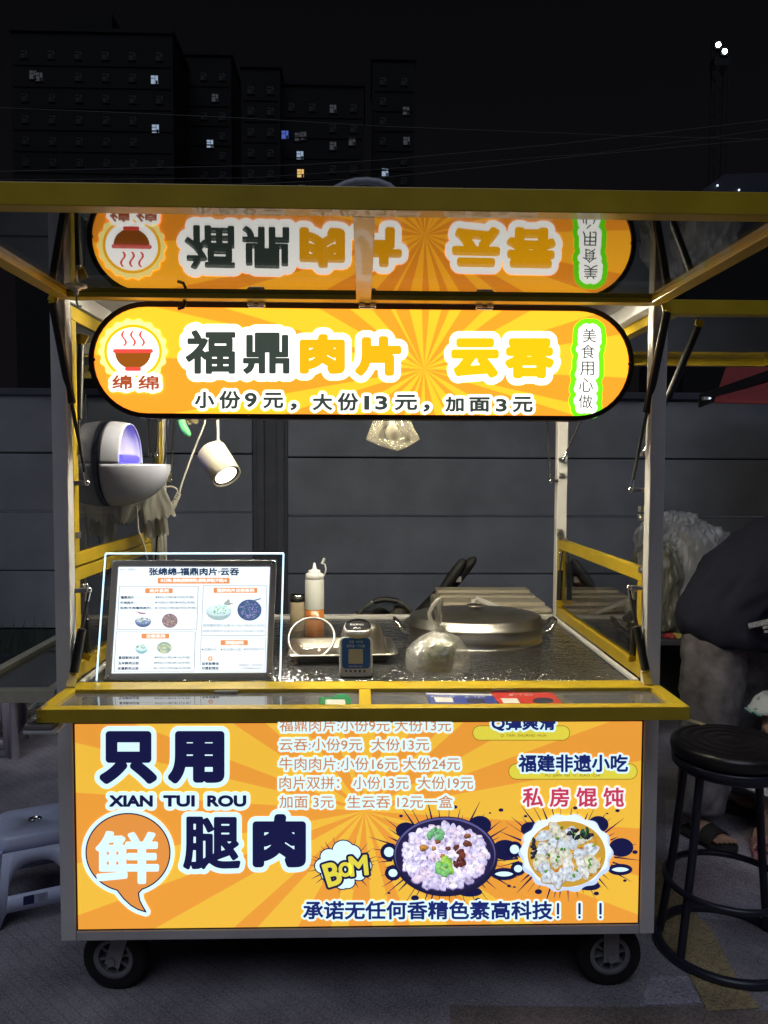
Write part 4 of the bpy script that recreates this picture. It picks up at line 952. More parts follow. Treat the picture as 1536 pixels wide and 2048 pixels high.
# clear lid standing on its rim in the tray
c = at(623, 1287, Y=.36); k = pxm(c); R = 46*k; ax = np.array([-.05, -.62, .55]); ax /= np.linalg.norm(ax); c[2] = ZC+.006+R*math.sqrt(1-ax[2]**2)
lid = thing('glass_lid', 'clear domed lid with a steel rim tilted up in the tray', 'lid', (c[0], c[1], ZC))
MB().torus(c, R, .0042, ax, 48, 8).build('rim', STEELD, lid)
MB().lathe([(R*.97,-.002),(R*.95,-.012),(R*.85,-.03),(R*.6,-.048),(R*.3,-.056),(0,-.058)], c, 36, ax).build('dome', clear('lid_dome', (.9,.89,.86), .07, haze=.16, hazecol=(.8,.75,.65)), lid)
# upturned bowl
p = on(722, 1316, ZC+.006); p[1] = .40; p[0] = at(724, 1316, Y=.40)[0]; k = pxm(p); R = 50*k
tag(MB().lathe([(R,.0),(R*1.02,.002),(R*.98,.006),(R*.93,.02),(R*.84,.055),(R*.74,.078),(R*.6,.092),(R*.3,.097),(0,.098)], p, 40).build('steel_bowl', STEEL, base=p, solid=.001), 'upturned steel bowl in the tray behind the blue payment device', 'bowl')
# payment device
p = on(711, 1356); k = pxm(p); p[1] += .018
pay = thing('payment_device', 'white payment speaker with blue screen and round black top on the counter edge', 'payment device', p)
pp = Plane((0, p[1]-.018, ZC), (0, -1, .10))
def slabp(pl, P, l0, l1):
    vs = [pl(x, y, l0) for x, y in P]+[pl(x, y, l1) for x, y in P]; n = len(P); mb = MB()
    return mb.add(vs, [tuple(range(n)), tuple(range(n, 2*n))[::-1]]+[(i, n+i, n+(i+1) % n, (i+1) % n) for i in range(n)])
bd = slabp(pp, rrect(679, 1274, 745, 1354, 9, 6), 0, -75).build('body', mat('bright_white_plastic', (.86,.86,.86), .35, noise=.03), pay, bevel=.004, seg=3)
fill([rrect(684, 1276, 740.5, 1337, 7, 6)], pp, 1.5, 'screen', mat('blue_screen', L8(40, 92, 205), .25), pay)
scp = [o for o in pay.children if o.name.startswith('screen')][0]
PWT = mat('white_print', (.75, .75, .78), .5)
fill(text_px('商家', 698, 1281, 708, 1286.5), pp, 2.2, 'lettering', PWT, scp); fill(text_px('支付宝', 712, 1281, 726, 1286), pp, 2.2, 'lettering', PWT, scp)
fill(text_px('推荐碰一下付款', 693, 1289, 730, 1295), pp, 2.2, 'lettering', PWT, scp)
fill([rrect(697, 1298, 726, 1327.5, .8)], pp, 2.2, 'blank_label', mat('label_grey', (.5, .5, .5), .5), scp)
fill(text_px('收款中', 697, 1331.5, 725, 1334), pp, 2.2, 'lettering', PWT, scp)
for i, c3 in enumerate(((.05,.08,.2), (.05,.06,.1), (.06,.06,.06), (.05,.06,.08), (.3,.10,.03))):
    x = 692+i*9.2; fill([rrect(x-2, 1340, x+2, 1344.5, .9)], pp, 2.2, 'icon', mat('icon_%d' % i, c3, .5), bd)
c = at(716, 1254, Y=p[1]+.012); ax = np.array([0, -.42, 1.]); ax /= np.linalg.norm(ax); R = 27*pxm(c)
MB().lathe([(R*.9,-.016),(R*1.02,-.012),(R*1.06,-.002),(R*1.0,.003),(R*.97,.004)], c, 36, ax, caps=False).build('speaker_collar', WPL, pay)
MB().lathe([(R*.98,.0035),(R*.9,.0052),(R*.4,.0058),(0,.006)], c, 36, ax).build('speaker_top', mat('gloss_black', (.010,.010,.014), .12, coat=.6), pay)
tp = Plane(c+ax*.0066, ax); tq = Plane(c+ax*.0066, ax)
fill(text_px('碰这里付款', 700, 1247, 728, 1250.5), tp, .5, 'lettering', PWT, pay)
w_ = [np.array([(706,1256.5),(711,1253.5),(716,1256.5),(714,1257),(711,1255),(708,1257)]), np.array([(716,1256.5),(719,1254),(722,1256.5),(720.5,1257),(719,1255.5),(717.5,1257)])]
fill(w_, tp, .5, 'mark', PWT, pay)
# takeaway bowl in its tied bag
p = on(879, 1351); p[1] += .045; p[0] = at(879, 1340, Y=p[1])[0]; k = pxm(p)
tb = thing('takeaway_bowl', 'clear takeaway bowl of soup with green herbs inside the tied bag', 'takeaway bowl', p)
R0, R1, hb = 27*k, 37*k, 62*k
MB().lathe([(0,.002),(R0,.002),(R0*1.02,.006),(R1*.97,hb),(R1*1.03,hb+.001),(R1*1.03,hb+.004)], p, 32).build('cup', clear('cup_plastic', (.92,.92,.9), .06, haze=.2, hazecol=(.8,.76,.66)), tb)
def soup_mat():
    m = bpy.data.materials.new('soup'); m.use_nodes = True; n = m.node_tree; b = n.nodes['Principled BSDF']; t = n.nodes.new('ShaderNodeTexCoord'); v = n.nodes.new('ShaderNodeTexNoise'); v.inputs['Scale'].default_value = 38; v.inputs['Detail'].default_value = 3
    r = n.nodes.new('ShaderNodeValToRGB'); e = r.color_ramp.elements; e[0].position = .36; e[0].color = (.07,.16,.03,1); e[1].position = .62; e[1].color = (.66,.58,.40,1); e.new(.5).color = (.30,.34,.12,1)
    n.links.new(t.outputs['Object'], v.inputs['Vector']); n.links.new(v.outputs[0], r.inputs[0]); n.links.new(r.outputs[0], b.inputs['Base Color']); b.inputs['Roughness'].default_value = .3; return m
MB().lathe([(0,.004),(R0*.97,.004),(R0*1.1,hb*.42)], p, 32).build('broth', mat('soup_broth', (.42,.30,.17), .35, noise=.15, nscale=40), tb)
MB().lathe([(R0*1.11,hb*.425),(R1*.94,hb*.9),(R1*.8,hb*.93),(0,hb*.95)], p, 32).build('herbs', soup_mat(), tb)
MB().lathe([(R1*1.04,hb+.0045),(R1*1.02,hb+.008),(R1*.9,hb+.009),(0,hb+.007)], p, 32).build('lid', clear('cup_lid', (.92,.92,.9), .07, haze=.25, hazecol=(.8,.78,.7)), tb)
bg_ = thing('plastic_bag', 'knotted clear plastic bag around the takeaway soup bowl', 'plastic bag', p)
Rb = 62*k
def pleat(t, j):
    a = [.05,.06,.07,.07,.07,.09,.14,.22,.25,.2,.1][min(j, 10)]
    return 1+a*(.8*math.sin(3*t+1+.8*j)+.5*math.sin(8*t+.9*j)+.35*math.sin((13 if j < 5 else 27)*t+j*.2))*.6+.10*max(0, -math.cos(t)*(1 if j < 5 else 0))**3
MB().lathe([(Rb*.82,.0015),(Rb*.98,.006),(Rb*1.0,.022),(Rb*.98,.045),(Rb*.93,.062),(Rb*.86,.078),(Rb*.62,.096),(Rb*.36,.108),(Rb*.2,.118),(Rb*.14,.130),(Rb*.18,.142)], p, 90, jit=pleat).build('film', FILM2, bg_)
kt = p+np.array([-.012, -.005, .140]); rib = mat('gathered_film', (.72,.70,.64), .4)
def ribbon(mb, pts, w, tw=0.):
    P = [np.array(q) for q in pts]
    mb.grid(lambda u, v: P[min(int(v*(len(P)-1)+1e-6), len(P)-1)]+np.array([(u-.5)*w*(1+.3*math.sin(v*9)), .006*math.sin(u*14+v*5), .003*math.sin(u*9)]), 6, len(P)-1)
GATH = clear('gathered_bag_film', (.95,.95,.93), .1, haze=.55, hazecol=(.9,.88,.8), rough=.12, bump=.6, bscale=60)
kn = MB(); ribbon(kn, [p+np.array([-.004+.003*i, -.01, .112+.008*i]) for i in range(4)], .03); ribbon(kn, [kt+np.array([.006-.0005*i, -.004, -.004+.009*i]) for i in range(6)], .018)
kn.ball(p+np.array([0, -.006, .124]), (.014, .012, .014), 12); kn.build('knot', GATH, bg_)
hd = MB(); loop = [kt+np.array(v) for v in ((-.006,0,.0),(-.016,0,.014),(-.019,0,.032),(-.010,0,.052),(.002,0,.066),(.012,0,.074),(.014,0,.066),(.008,0,.052),(.010,0,.036),(.012,0,.018),(.008,0,.0))]
hd.tube(loop, [.006,.006,.0055,.005,.0055,.006,.006,.005,.005,.006,.006], 7); hd.build('handle', GATH, bg_)
# oval pot
PX, PYc, sxp, syp = .392, .62, .232, .19
pot = thing('oval_pot', 'wide oval steel cooking pot with lid and knob sunk in the counter', 'cooking pot', (PX, PYc, ZC))
c = (PX, PYc, ZC); e = syp/sxp
MB().lathe([(sxp*1.0,.0),(sxp*.985,.0015),(sxp*.99,.052),(sxp*1.03,.054),(sxp*1.03,.057)], c, 72, sy=e).build('body', STEEL, pot)
MB().lathe([(sxp*1.05,.0575),(sxp*1.05,.0615),(sxp*.99,.0635),(sxp*.965,.083),(sxp*.90,.0875),(sxp*.80,.0865),(sxp*.77,.0895),(sxp*.70,.0915),(sxp*.62,.0905),(sxp*.59,.0935),(sxp*.3,.098),(0,.099)], c, 72, sy=e).build('lid', STEELD, pot)
MB().lathe([(.010,.099),(.008,.107),(.022,.110),(.031,.1155),(.030,.1185),(.022,.1165),(0,.1145)], c, 28).build('knob', STEEL, pot)
for s in (-1, 1):
    a = np.array([PX+s*sxp*1.0, PYc-.03, ZC+.028]); b = np.array([PX+s*sxp*1.0, PYc+.055, ZC+.028])
    MB().tube([a, a+(s*.020,0,.004), a+(s*.042,.008,.034), a+(s*.046,.02,.038), b+(s*.046,-.02,.038), b+(s*.042,-.008,.034), b+(s*.020,0,.004), b], .0058, 9).build('handle', CHROME, pot)
# payment cards lying on the shelf
def card(label, px, col, extra):
    P = [at(x, y, Z=SZ-.0085) for x, y in px]; t = np.mean(P, 0); mb = MB(); up = np.array([0, 0, .0012])
    mb.add(P+[q+up for q in P], [(0,1,2,3), (7,6,5,4)]+[(i, 4+i, 4+(i+1) % 4, (i+1) % 4) for i in range(4)])
    th = thing('payment_card', label, 'card', tuple(t), 'payment cards on the serving shelf'); th.location.z = SZ-.0095
    sh_ = mb.build('card_sheet', col, th); pl = Plane((0, 0, SZ-.0071), (0, 0, 1))
    for kind, m_, arg in extra:
        if kind == 't': fill(text_px(arg[0], *arg[1:]), pl, 1, 'lettering', m_, th)
        elif kind == 'e': fill([ell(*arg, 24)], pl, .6, 'round_mark', m_, th)
        else: fill([np.array(arg, float)], pl, .3, 'label_patch', m_, th)
BLUE = mat('card_blue', (.05, .075, .32), .35, coat=.4); REDC = mat('card_red', (.55, .045, .03), .35, coat=.4); CW = mat('card_white', (.62, .60, .55), .45); GRN = mat('card_green', (.02, .22, .075), .35, coat=.4); DKB = mat('card_dark', (.03, .03, .06), .4)
card('blue payment card with a white top strip lying on the serving shelf', [(861,1411),(999,1411),(984,1389),(851,1386)], BLUE,
     [('p', CW, [(852,1385.8),(983,1388.6),(986,1391.5),(853,1388.8)]), ('t', PWT, ('推荐使用手机支付', 862,1391,908,1394)), ('t', PWT, ('碰一下支付', 930,1391.5,970,1396)), ('p', CW, [(872,1404),(908,1404.5),(904,1395),(868,1394.5)]), ('e', DKB, (952,1402,19,5))])
card('red payment card beside the blue one on the serving shelf', [(1001,1411),(1127,1410.5),(1105,1386),(979,1386)], REDC,
     [('t', PWT, ('碰一下 就行', 1018,1387.5,1066,1391.5)), ('p', CW, [(1007,1406.5),(1041,1406.5),(1034,1396.5),(1001,1396.5)]), ('e', DKB, (1086,1401,21,6))])
card('green leaf-shaped payment card standing left of the shelf divider', [(638,1411.5),(702,1411.5),(702,1396),(638,1395)], GRN,
     [('p', CW, [(650,1409.5),(691,1409.5),(690,1399),(650,1399)]), ('e', GRN, (682,1393,16,5))])
# ------------------------------------------------------------------ things hung inside the cart
# insect trap: white shell on the left window, lit violet inside
tc_ = np.array([LX+.004, .36, 1.497]); aX, rr = .172, .128
trap = thing('insect_trap', 'round white insect trap with violet lamp fixed to the left window', 'insect trap', tuple(tc_))
def shell(mb, a, r, t0, t1, u0, u1, nu, nv, ox=0.):
    def fn(u, v):
        th = t0+(t1-t0)*u; x = u0(th)+(u1(th)-u0(th))*v; q = math.sqrt(max(0, 1-(x/a)**2))*r
        return (tc_[0]+ox+x, tc_[1]+q*math.cos(th), tc_[2]+q*math.sin(th))
    return mb.grid(fn, nu, nv)
TRW = mat('cool_white_plastic', (.60,.63,.78), .22, noise=.03)
mb = MB(); shell(mb, aX, rr, math.pi, 2*math.pi, lambda t: 0, lambda t: aX*.9999, 40, 24)
shell(mb, aX, rr, 0, math.pi, lambda t: 0, lambda t: .056, 40, 10)
mb.build('shell', TRW, trap, solid=.003)
mb = MB(); pr = [(x, math.sqrt(max(0, 1-(x/aX)**2))*rr*.985) for x in np.linspace(0, aX*.999, 22)]
mb.add([(tc_[0]+x, tc_[1]-q, tc_[2]-.001) for x, q in pr]+[(tc_[0]+x, tc_[1]+q, tc_[2]-.001) for x, q in pr], [(i, i+1, 22+i+1, 22+i) for i in range(21)])
mb.build('ledge', WPL, trap, solid=.002)
mb = MB(); shell(mb, .072, rr*.90, 0.02, math.pi-.02, lambda t: .0, lambda t: .0719, 28, 12, ox=.0)
inner = MB()
def rf_(u, v):
    th = math.pi*u; q = rr*.93*math.sin(v*math.pi/2); return (tc_[0]+.004+.046*(v**2.2), tc_[1]+q*math.cos(th), tc_[2]+.001+q*math.sin(th))
inner.grid(rf_, 28, 12).build('reflector', WPL, trap, solid=.0015)
MB().cone((tc_[0]+.046, tc_[1]-.085, tc_[2]+.016), (tc_[0]+.046, tc_[1]+.085, tc_[2]+.016), .012, .012, 16).build('violet_lamp', emit('violet_lamp', (.055, .045, 1.), 3.2), trap)
MB().lathe([(rr*.97,-.008),(rr*1.0,-.004),(rr*1.0,.0)], tc_, 48, (1, 0, 0)).build('seam_ring', mat('navy_rubber', (.015,.015,.05), .6), trap)
# spot lamp
p0, p1_ = at(424, 905, Y=.46), at(459, 962, Y=.40); d = (p1_-p0)/np.linalg.norm(p1_-p0); R = 30*pxm(p0)
p0 = p0-d*.008; L_ = .115; p1_ = p0+d*L_
sl = thing('spot_lamp', 'cream cylinder spotlight hanging on a stem below the sign, lit', 'spotlight', tuple(p0))
MB().lathe([(0,0),(R*.9,0),(R,.005),(R,L_),(R*.93,L_+.001),(R*.90,L_-.006)], p0, 36, d).build('body', CREAM, sl)
MB().lathe([(R*.90,L_-.006),(R*.78,L_-.004),(R*.76,L_-.007)], p0, 36, d).build('vent_ring', BLACKM, sl)
for i in range(22):
    t = i*2*math.pi/22; a_ = np.cross(d, (0, 0, 1)); a_ /= np.linalg.norm(a_); b_ = np.cross(d, a_); e = a_*math.cos(t)+b_*math.sin(t)
MB().lathe([(R*.75,L_-.006),(R*.6,L_-.004),(0,L_-.003)], p0, 28, d).build('lens', emit('spot_lens', (1., .96, .86), 5.), sl)
s0 = at(435, 838, Y=.44); s1 = at(436, 902, Y=.44)
MB().cone(s0+(0,0,.22), s1+(0,0,.028), .0045, .0045, 10).cone(s1+(0,0,.034), s1+(0,0,-.006), .008, .012, 14).build('stem', CREAM, sl)
sl2 = bpy.data.lights.new('spot_beam', 'SPOT'); so = bpy.data.objects.new('spot_beam', sl2); COL.objects.link(so); so.parent = sl
sl2.energy = 30.; sl2.spot_size = math.radians(70); sl2.spot_blend = .5; sl2.color = (1., .93, .78); sl2.shadow_soft_size = .025
so.location = Vector(p1_+d*.004-p0); so.rotation_euler = Vector(d).to_track_quat('-Z', 'Y').to_euler()
# cables
CW_ = mat('white_cable', (.62,.60,.54), .45); CK = mat('black_cable', (.015,.015,.016), .45)
def cable(label, pts, m, r, name='power_cable'):
    P = [at(x, y, Y=Y) for x, y, Y in pts]; Q = []
    for i in range(len(P)-1):
        a, b, c_, e = P[max(0, i-1)], P[i], P[i+1], P[min(len(P)-1, i+2)]
        for t in np.linspace(0, 1, 6, endpoint=(i == len(P)-2)): Q.append(.5*((2*b)+(c_-a)*t+(2*a-5*b+4*c_-e)*t*t+(3*b-a-3*c_+e)*t**3))
    o = MB().tube(Q, r, 7).build(name, m, base=Q[0]); return tag(o, label, 'cable')
cable('white cable hanging down from the underside of the insect trap', [(273,1012,.36),(275,1040,.37),(277,1062,.38),(286,1085,.40),(292,1108,.42),(297,1140,.44),(300,1230,.46)], CW_, .0034)
cable('thin black cable hanging in front of the trap down to the menu board', [(337,790,.55),(335,850,.55),(331,905,.54),(327,940,.54),(327,985,.54),(320,1020,.54),(316,1060,.54),(312,1105,.54),(309,1150,.54)], CK, .0030)
cable('white lamp cable running from the sign down to the white plug', [(408,800,.58),(410,838,.58),(406,856,.58),(392,890,.58),(377,930,.58),(364,966,.58),(358,988,.58)], CW_, .0034)
cable('short white cable looping from the plug back to the trap', [(331,974,.56),(343,973,.57),(353,978,.58),(357,990,.58)], CW_, .0028)
pl_ = at(352, 1000, Y=.58); pg = thing('power_plug', 'white two-part power plug joint hanging on its cable', 'plug', tuple(pl_))
a = at(358, 986, Y=.58); b = at(352, 1000, Y=.58); c = at(344, 1017, Y=.58)
MB().tube([a, (a+b)/2, b], [.006, .009, .008], 10).build('socket', CW_, pg); MB().tube([b, (b+c)/2, c], [.008, .0105, .009], 10).build('plug_body', CW_, pg)
for i in range(3): MB().torus(a+(b-a)*(.15+.3*i), .0085, .0016, (b-a), 16, 6).build('grip_ring', CW_, pg)
# bundle of carrier bags behind the trap
def sheet(label, outline, Y, folds, m, sd, name='plastic_bag', grp=None):
    """hanging film: rows of points in pixels, gathered folds in depth"""
    q = np.random.default_rng(sd); ph = q.uniform(0, 6, 4); rows = np.array(outline, float)
    def fn(u, v):
        i = v*(len(rows)-1); k_ = min(int(i), len(rows)-2); t = i-k_; l = rows[k_]*(1-t)+rows[k_+1]*t
        x, y = l[0]+(l[2]-l[0])*u, l[1]+(l[3]-l[1])*u
        dy = (.4+.6*v)*(.005*math.sin(folds*u*2.6+ph[0]+1.6*v)+.0011*math.sin(folds*u*7+ph[1]-3*v)+.0025*math.sin(7*v+3*u+ph[3]))
        return at(x, y+3*math.sin(folds*u*9+ph[2])*v, Y=Y+dy)
    base = fn(.5, 0.); o = MB().grid(fn, 60, 26).build(name, m, base=base, solid=.0006)
    return tag(o, label, 'plastic bag', grp)
FB = clear('carrier_film', (.93,.93,.90), .1, haze=.86, hazecol=(.97,.96,.90), rough=.25, bump=.12, bscale=22)
G = 'carrier bags hanging behind the trap'
sheet('front white carrier bag spreading widest at right under the trap', [(300,960,322,955),(292,990,334,985),(285,1015,345,1008),(288,1046,352,1030)], .50, 3, FB, 1, grp=G)
sheet('middle white carrier bag showing below the spread-out bag', [(285,970,320,965),(280,1010,330,1000),(282,1040,335,1040),(288,1078,338,1068)], .53, 4, FB, 2, grp=G)
sheet('left narrow carrier bag hanging under the white trap', [(240,980,290,980),(232,1010,285,1010),(228,1046,262,1048)], .48, 3, FB, 3, grp=G)
sheet('rear carrier bag hanging lowest beside the left rear post', [(296,1020,326,1010),(300,1050,328,1050),(305,1100,330,1100),(308,1150,331,1150)], .60, 3, FB, 4, grp=G)
# clear bag hung under the sign
q0_ = at(785, 868, Y=.30)
hb_ = thing('hanging_bag', 'clear plastic bag glowing in lamp light, hanging below the sign', 'plastic bag', tuple(q0_))
pts = [(752,800),(818,800),(822,843),(840,878),(795,902),(732,879),(745,843)]
def bagfn(side):
    Lft = np.array([(770,790),(757,820),(745,843),(738,862),(732,879),(752,888),(775,897),(794,902)], float); Rgt = np.array([(800,790),(812,820),(822,843),(831,862),(840,878),(826,887),(810,896),(796,902)], float)
    def fn(u, v):
        i = v*7; k_ = min(int(i), 6); t = i-k_; a_ = Lft[k_]*(1-t)+Lft[k_+1]*t; b_ = Rgt[k_]*(1-t)+Rgt[k_+1]*t; q = a_+(b_-a_)*u
        bulge = .042*math.sin(math.pi*u)*math.sin(math.pi*min(1, v*.9+.1))
        return at(q[0], q[1], Y=.30+side*(bulge+.004)+.006*math.sin(u*19+v*3+side)+.004*math.sin(u*37-v*11)*v)
    return fn
GB = clear('glossy_bag', (.95,.94,.88), .12, haze=.30, hazecol=(.95,.90,.72), rough=.14, bump=.35, bscale=34)
MB().grid(bagfn(-1), 34, 24).build('front_film', GB, hb_); MB().grid(bagfn(1), 34, 24).build('rear_film', GB, hb_)
bp_ = at(784, 868, Y=.30); MB().lathe([(.006,.05),(.010,.03),(.020,.012),(.022,0),(.016,-.014),(0,-.02)], bp_, 18).build('inner_wrap', FB, hb_)
# green brush hung at the upper left
g0 = at(374, 850, Y=.50); gb = thing('scrubbing_brush', 'green plastic brush with tan bristles hanging left of the spotlight', 'brush', tuple(g0))
gq = [at(x, y, Y=.50) for x, y in ((362,832),(363,845),(368,858),(376,868),(380,872))]
MB().tube(gq, [.010,.014,.015,.012,.006], 12).build('handle', mat('mint_plastic', (.14,.62,.24), .35), gb)
bm_ = MB()
for i in range(60):
    a = at(370+rng.uniform(-4, 8), 838+rng.uniform(-4, 4), Y=.50+rng.uniform(-.01, .01)); b = at(384+rng.uniform(-8, 14), 838+rng.uniform(-6, 12), Y=.50+rng.uniform(-.02, .02)); bm_.tube([a, b], .0007, 4)
struct(bm_.build('bristles', mat('tan_bristle', (.45,.36,.2), .7), gb), 'stuff')
# hooks on the canopy
hk = at(168, 574, Y=-.03); sh2 = thing('suction_hook', 'clear round suction hook under the left corner of the front canopy', 'hook', (hk[0], -.10, CZ0+.012))
cc_ = np.array([hk[0]+.006, -.10, CZ0+.0115])
MB().lathe([(.027,0),(.026,-.003),(.015,-.006),(.006,-.010),(.005,-.018),(0,-.018)], cc_, 28).build('cup', clear('clear_pvc', (.85,.83,.8), .2, haze=.25, hazecol=(.8,.78,.7)), sh2)
MB().tube([cc_+(0,0,-.017), cc_+(.0,-.0,-.036), cc_+(.004,-.004,-.048), cc_+(.013,-.006,-.048)], .0026, 8).build('hook_wire', CHROME, sh2)
h0 = at(352, 603, Y=-.012); ho = MB().tube([h0+np.array(v) for v in ((-.014,0,.012),(.0,0,.012),(.018,-.006,.010),(.026,-.006,-.004),(.020,-.006,-.016),(.006,-.006,-.020))], .0042, 8)
tag(ho.build('black_hook', BLACK, base=h0), 'black curved hook on the canopy edge above the sign badge', 'hook')
# clamp at the left end of the shelf
k0 = at(65, 1432, Y=SY); cl_ = thing('phone_clamp', 'clear plastic clamp with grey pad on the left end of the serving shelf', 'clamp', (k0[0], SY, SZ-.05))
MB().box((xs0-.018, SY-.012, SZ-.022), (xs0+.012, SY+.05, SZ-.019)).box((xs0-.018, SY-.012, SZ-.019), (xs0-.013, SY+.05, SZ+.008)).box((xs0-.0125, SY-.012, SZ+.003), (xs0+.016, SY+.03, SZ+.008)).build('clear_jaw', clear('clear_jaw', (.8,.8,.78), .15), cl_, bevel=.002)
MB().box((xs0-.022, SY-.014, SZ-.046), (xs0+.040, SY+.05, SZ-.0345)).build('grey_pad', mat('grey_pad', (.16,.15,.15), .6, noise=.1), cl_, bevel=.003)
MB().box((xs0-.026, SY-.016, SZ-.056), (xs0+.050, SY+.05, SZ-.0465)).build('white_pad', mat('white_pad', (.5,.5,.52), .5), cl_, bevel=.004)

# ------------------------------------------------------------------ behind the counter
# cooler box
cb = thing('cooler_box', 'cream cooler box with ribbed lid standing behind the cooking pot', 'cooler box', (.42, 1.45, 0))
CBX = mat('cooler_cream', (.50, .45, .36), .5, noise=.06); CBB = mat('blue_fabric', (.02, .035, .15), .8, noise=.2)
x0, x1 = at(868, 1185, Y=1.62)[0], at(1058, 1185, Y=1.62)[0]; x0 -= .015
zt = at(955, 1174, Y=1.66)[2]
MB().box((x0+.02, 1.12, 0), (x1-.02, 1.62, zt-.11)).build('body', CBX, cb, bevel=.02, seg=3)
ld = MB().box((x0, 1.10, zt-.108), (x1+.01, 1.66, zt-.03)); ld = ld.build('lid', CBX, cb, bevel=.016, seg=3)
for y0, y1, dz in ((1.12,1.20,.020), (1.24,1.38,.026), (1.42,1.50,.028), (1.54,1.64,.034)):
    MB().box((x0+.02, y0, zt-.0295), (x1-.01, y1, zt-.03+dz)).build('lid_rib', CBX, ld, bevel=.008, seg=3)
MB().box((x0-.03, 1.12, .45), (x0-.004, 1.60, zt-.12)).build('side_cloth', CBB, cb, bevel=.006)
# white angled frame in front of it
a, b, c = at(947, 1197, Y=1.06), at(1050, 1238, Y=1.06), at(947, 1240, Y=1.06)
aw = thing('white_angle_frame', 'thin white angled metal frame sticking up behind the pot lid', 'frame', (a[0], 1.06, 0))
MB().bar((c[0], 1.06, 0), a, .016, .02, (0,1,0)).bar(a+np.array([.008,0,.004]), b+np.array([.03,0,-.012]), .016, .02, (0,1,0)).build('frame_bar', WHITE, aw, bevel=.002)
MB().bar((c[0]+.022, 1.066, .4), a+np.array([.022,.006,-.03]), .012, .012, (0,1,0)).build('inner_bar', GREYP, aw, bevel=.002)
MB().bar((b[0]+.03, 1.06, 0), b+np.array([.03,0,-.02]), .016, .02, (0,1,0)).build('frame_leg', WHITE, aw, bevel=.002)
# two black grips
fg = thing('folded_trolley', 'pair of long black padded handles of a folded trolley behind the cooler box', 'trolley', (.27, 1.85, 0))
for (xa, ya), (xb, yb), Y in (((885,1180),(930,1118),1.78), ((893,1184),(951,1114),1.84)):
    P = [at(xa+(xb-xa)*t, ya+(yb-ya)*t, Y=Y) for t in (-.05,.15,.4,.7,.9,1.)]
    MB().tube(P, [.012,.024,.027,.026,.022,.008], 14).build('grip', BLACKM, fg)
P = [at(x, y, Y=1.80) for x, y in ((893,1178),(872,1200),(846,1228),(828,1245))]; P.append(np.array([P[-1][0]-.12, 1.80, .03]))
MB().tube(P, [.035,.04,.042,.04,.035], 14).build('padded_arm', BLACKM, fg)
a = at(917, 1158, Y=1.80); MB().box((a[0]-.012, 1.785, a[2]-.014), (a[0]+.012, 1.80, a[2]+.014)).build('tag', mat('white_tag', (.5,.5,.5), .5), fg)
# clear carrier with a black grip
c0 = at(772, 1240, Y=1.35); dc = thing('domed_carrier', 'clear domed carrier with black grip standing behind the counter edge', 'carrier', (c0[0], 1.38, 0))
P = [at(772+58*math.cos(t), 1244-45*math.sin(t), Y=1.36) for t in np.linspace(0, math.pi, 26)]
MB().tube(P, .0075, 8).build('rim', clear('clear_rim', (.6,.62,.6), .2, haze=.35, hazecol=(.5,.52,.5)), dc)
MB().tube(P[9:17], .0125, 10).build('grip', BLACKM, dc)
mb = MB(); mb.grid(lambda u, v: at(772+55*math.cos(math.pi*u)*(1-.0*v), 1246-43*math.sin(math.pi*u)*math.cos(v*1.4), Y=1.37+.18*math.sin(v*1.4)), 24, 8); mb.build('dome', clear('smoky_dome', (.72,.73,.72), .07, haze=.08, hazecol=(.4,.4,.38)), dc)
x_ = c0[0]; MB().box((x_-.15, 1.36, 0), (x_+.15, 1.66, c0[2]-.012)).build('carrier_base', mat('dark_carrier', (.05,.05,.05), .6, noise=.2), dc, bevel=.02)
MB().tube([at(790, 1243, Y=1.40), at(800, 1222, Y=1.41), at(815, 1216, Y=1.42)], [.03,.035,.02], 10).ball(at(760, 1232, Y=1.46), (.045,.04,.04), 14).build('contents', mat('dark_contents', (.06,.055,.05), .7, noise=.3), dc)

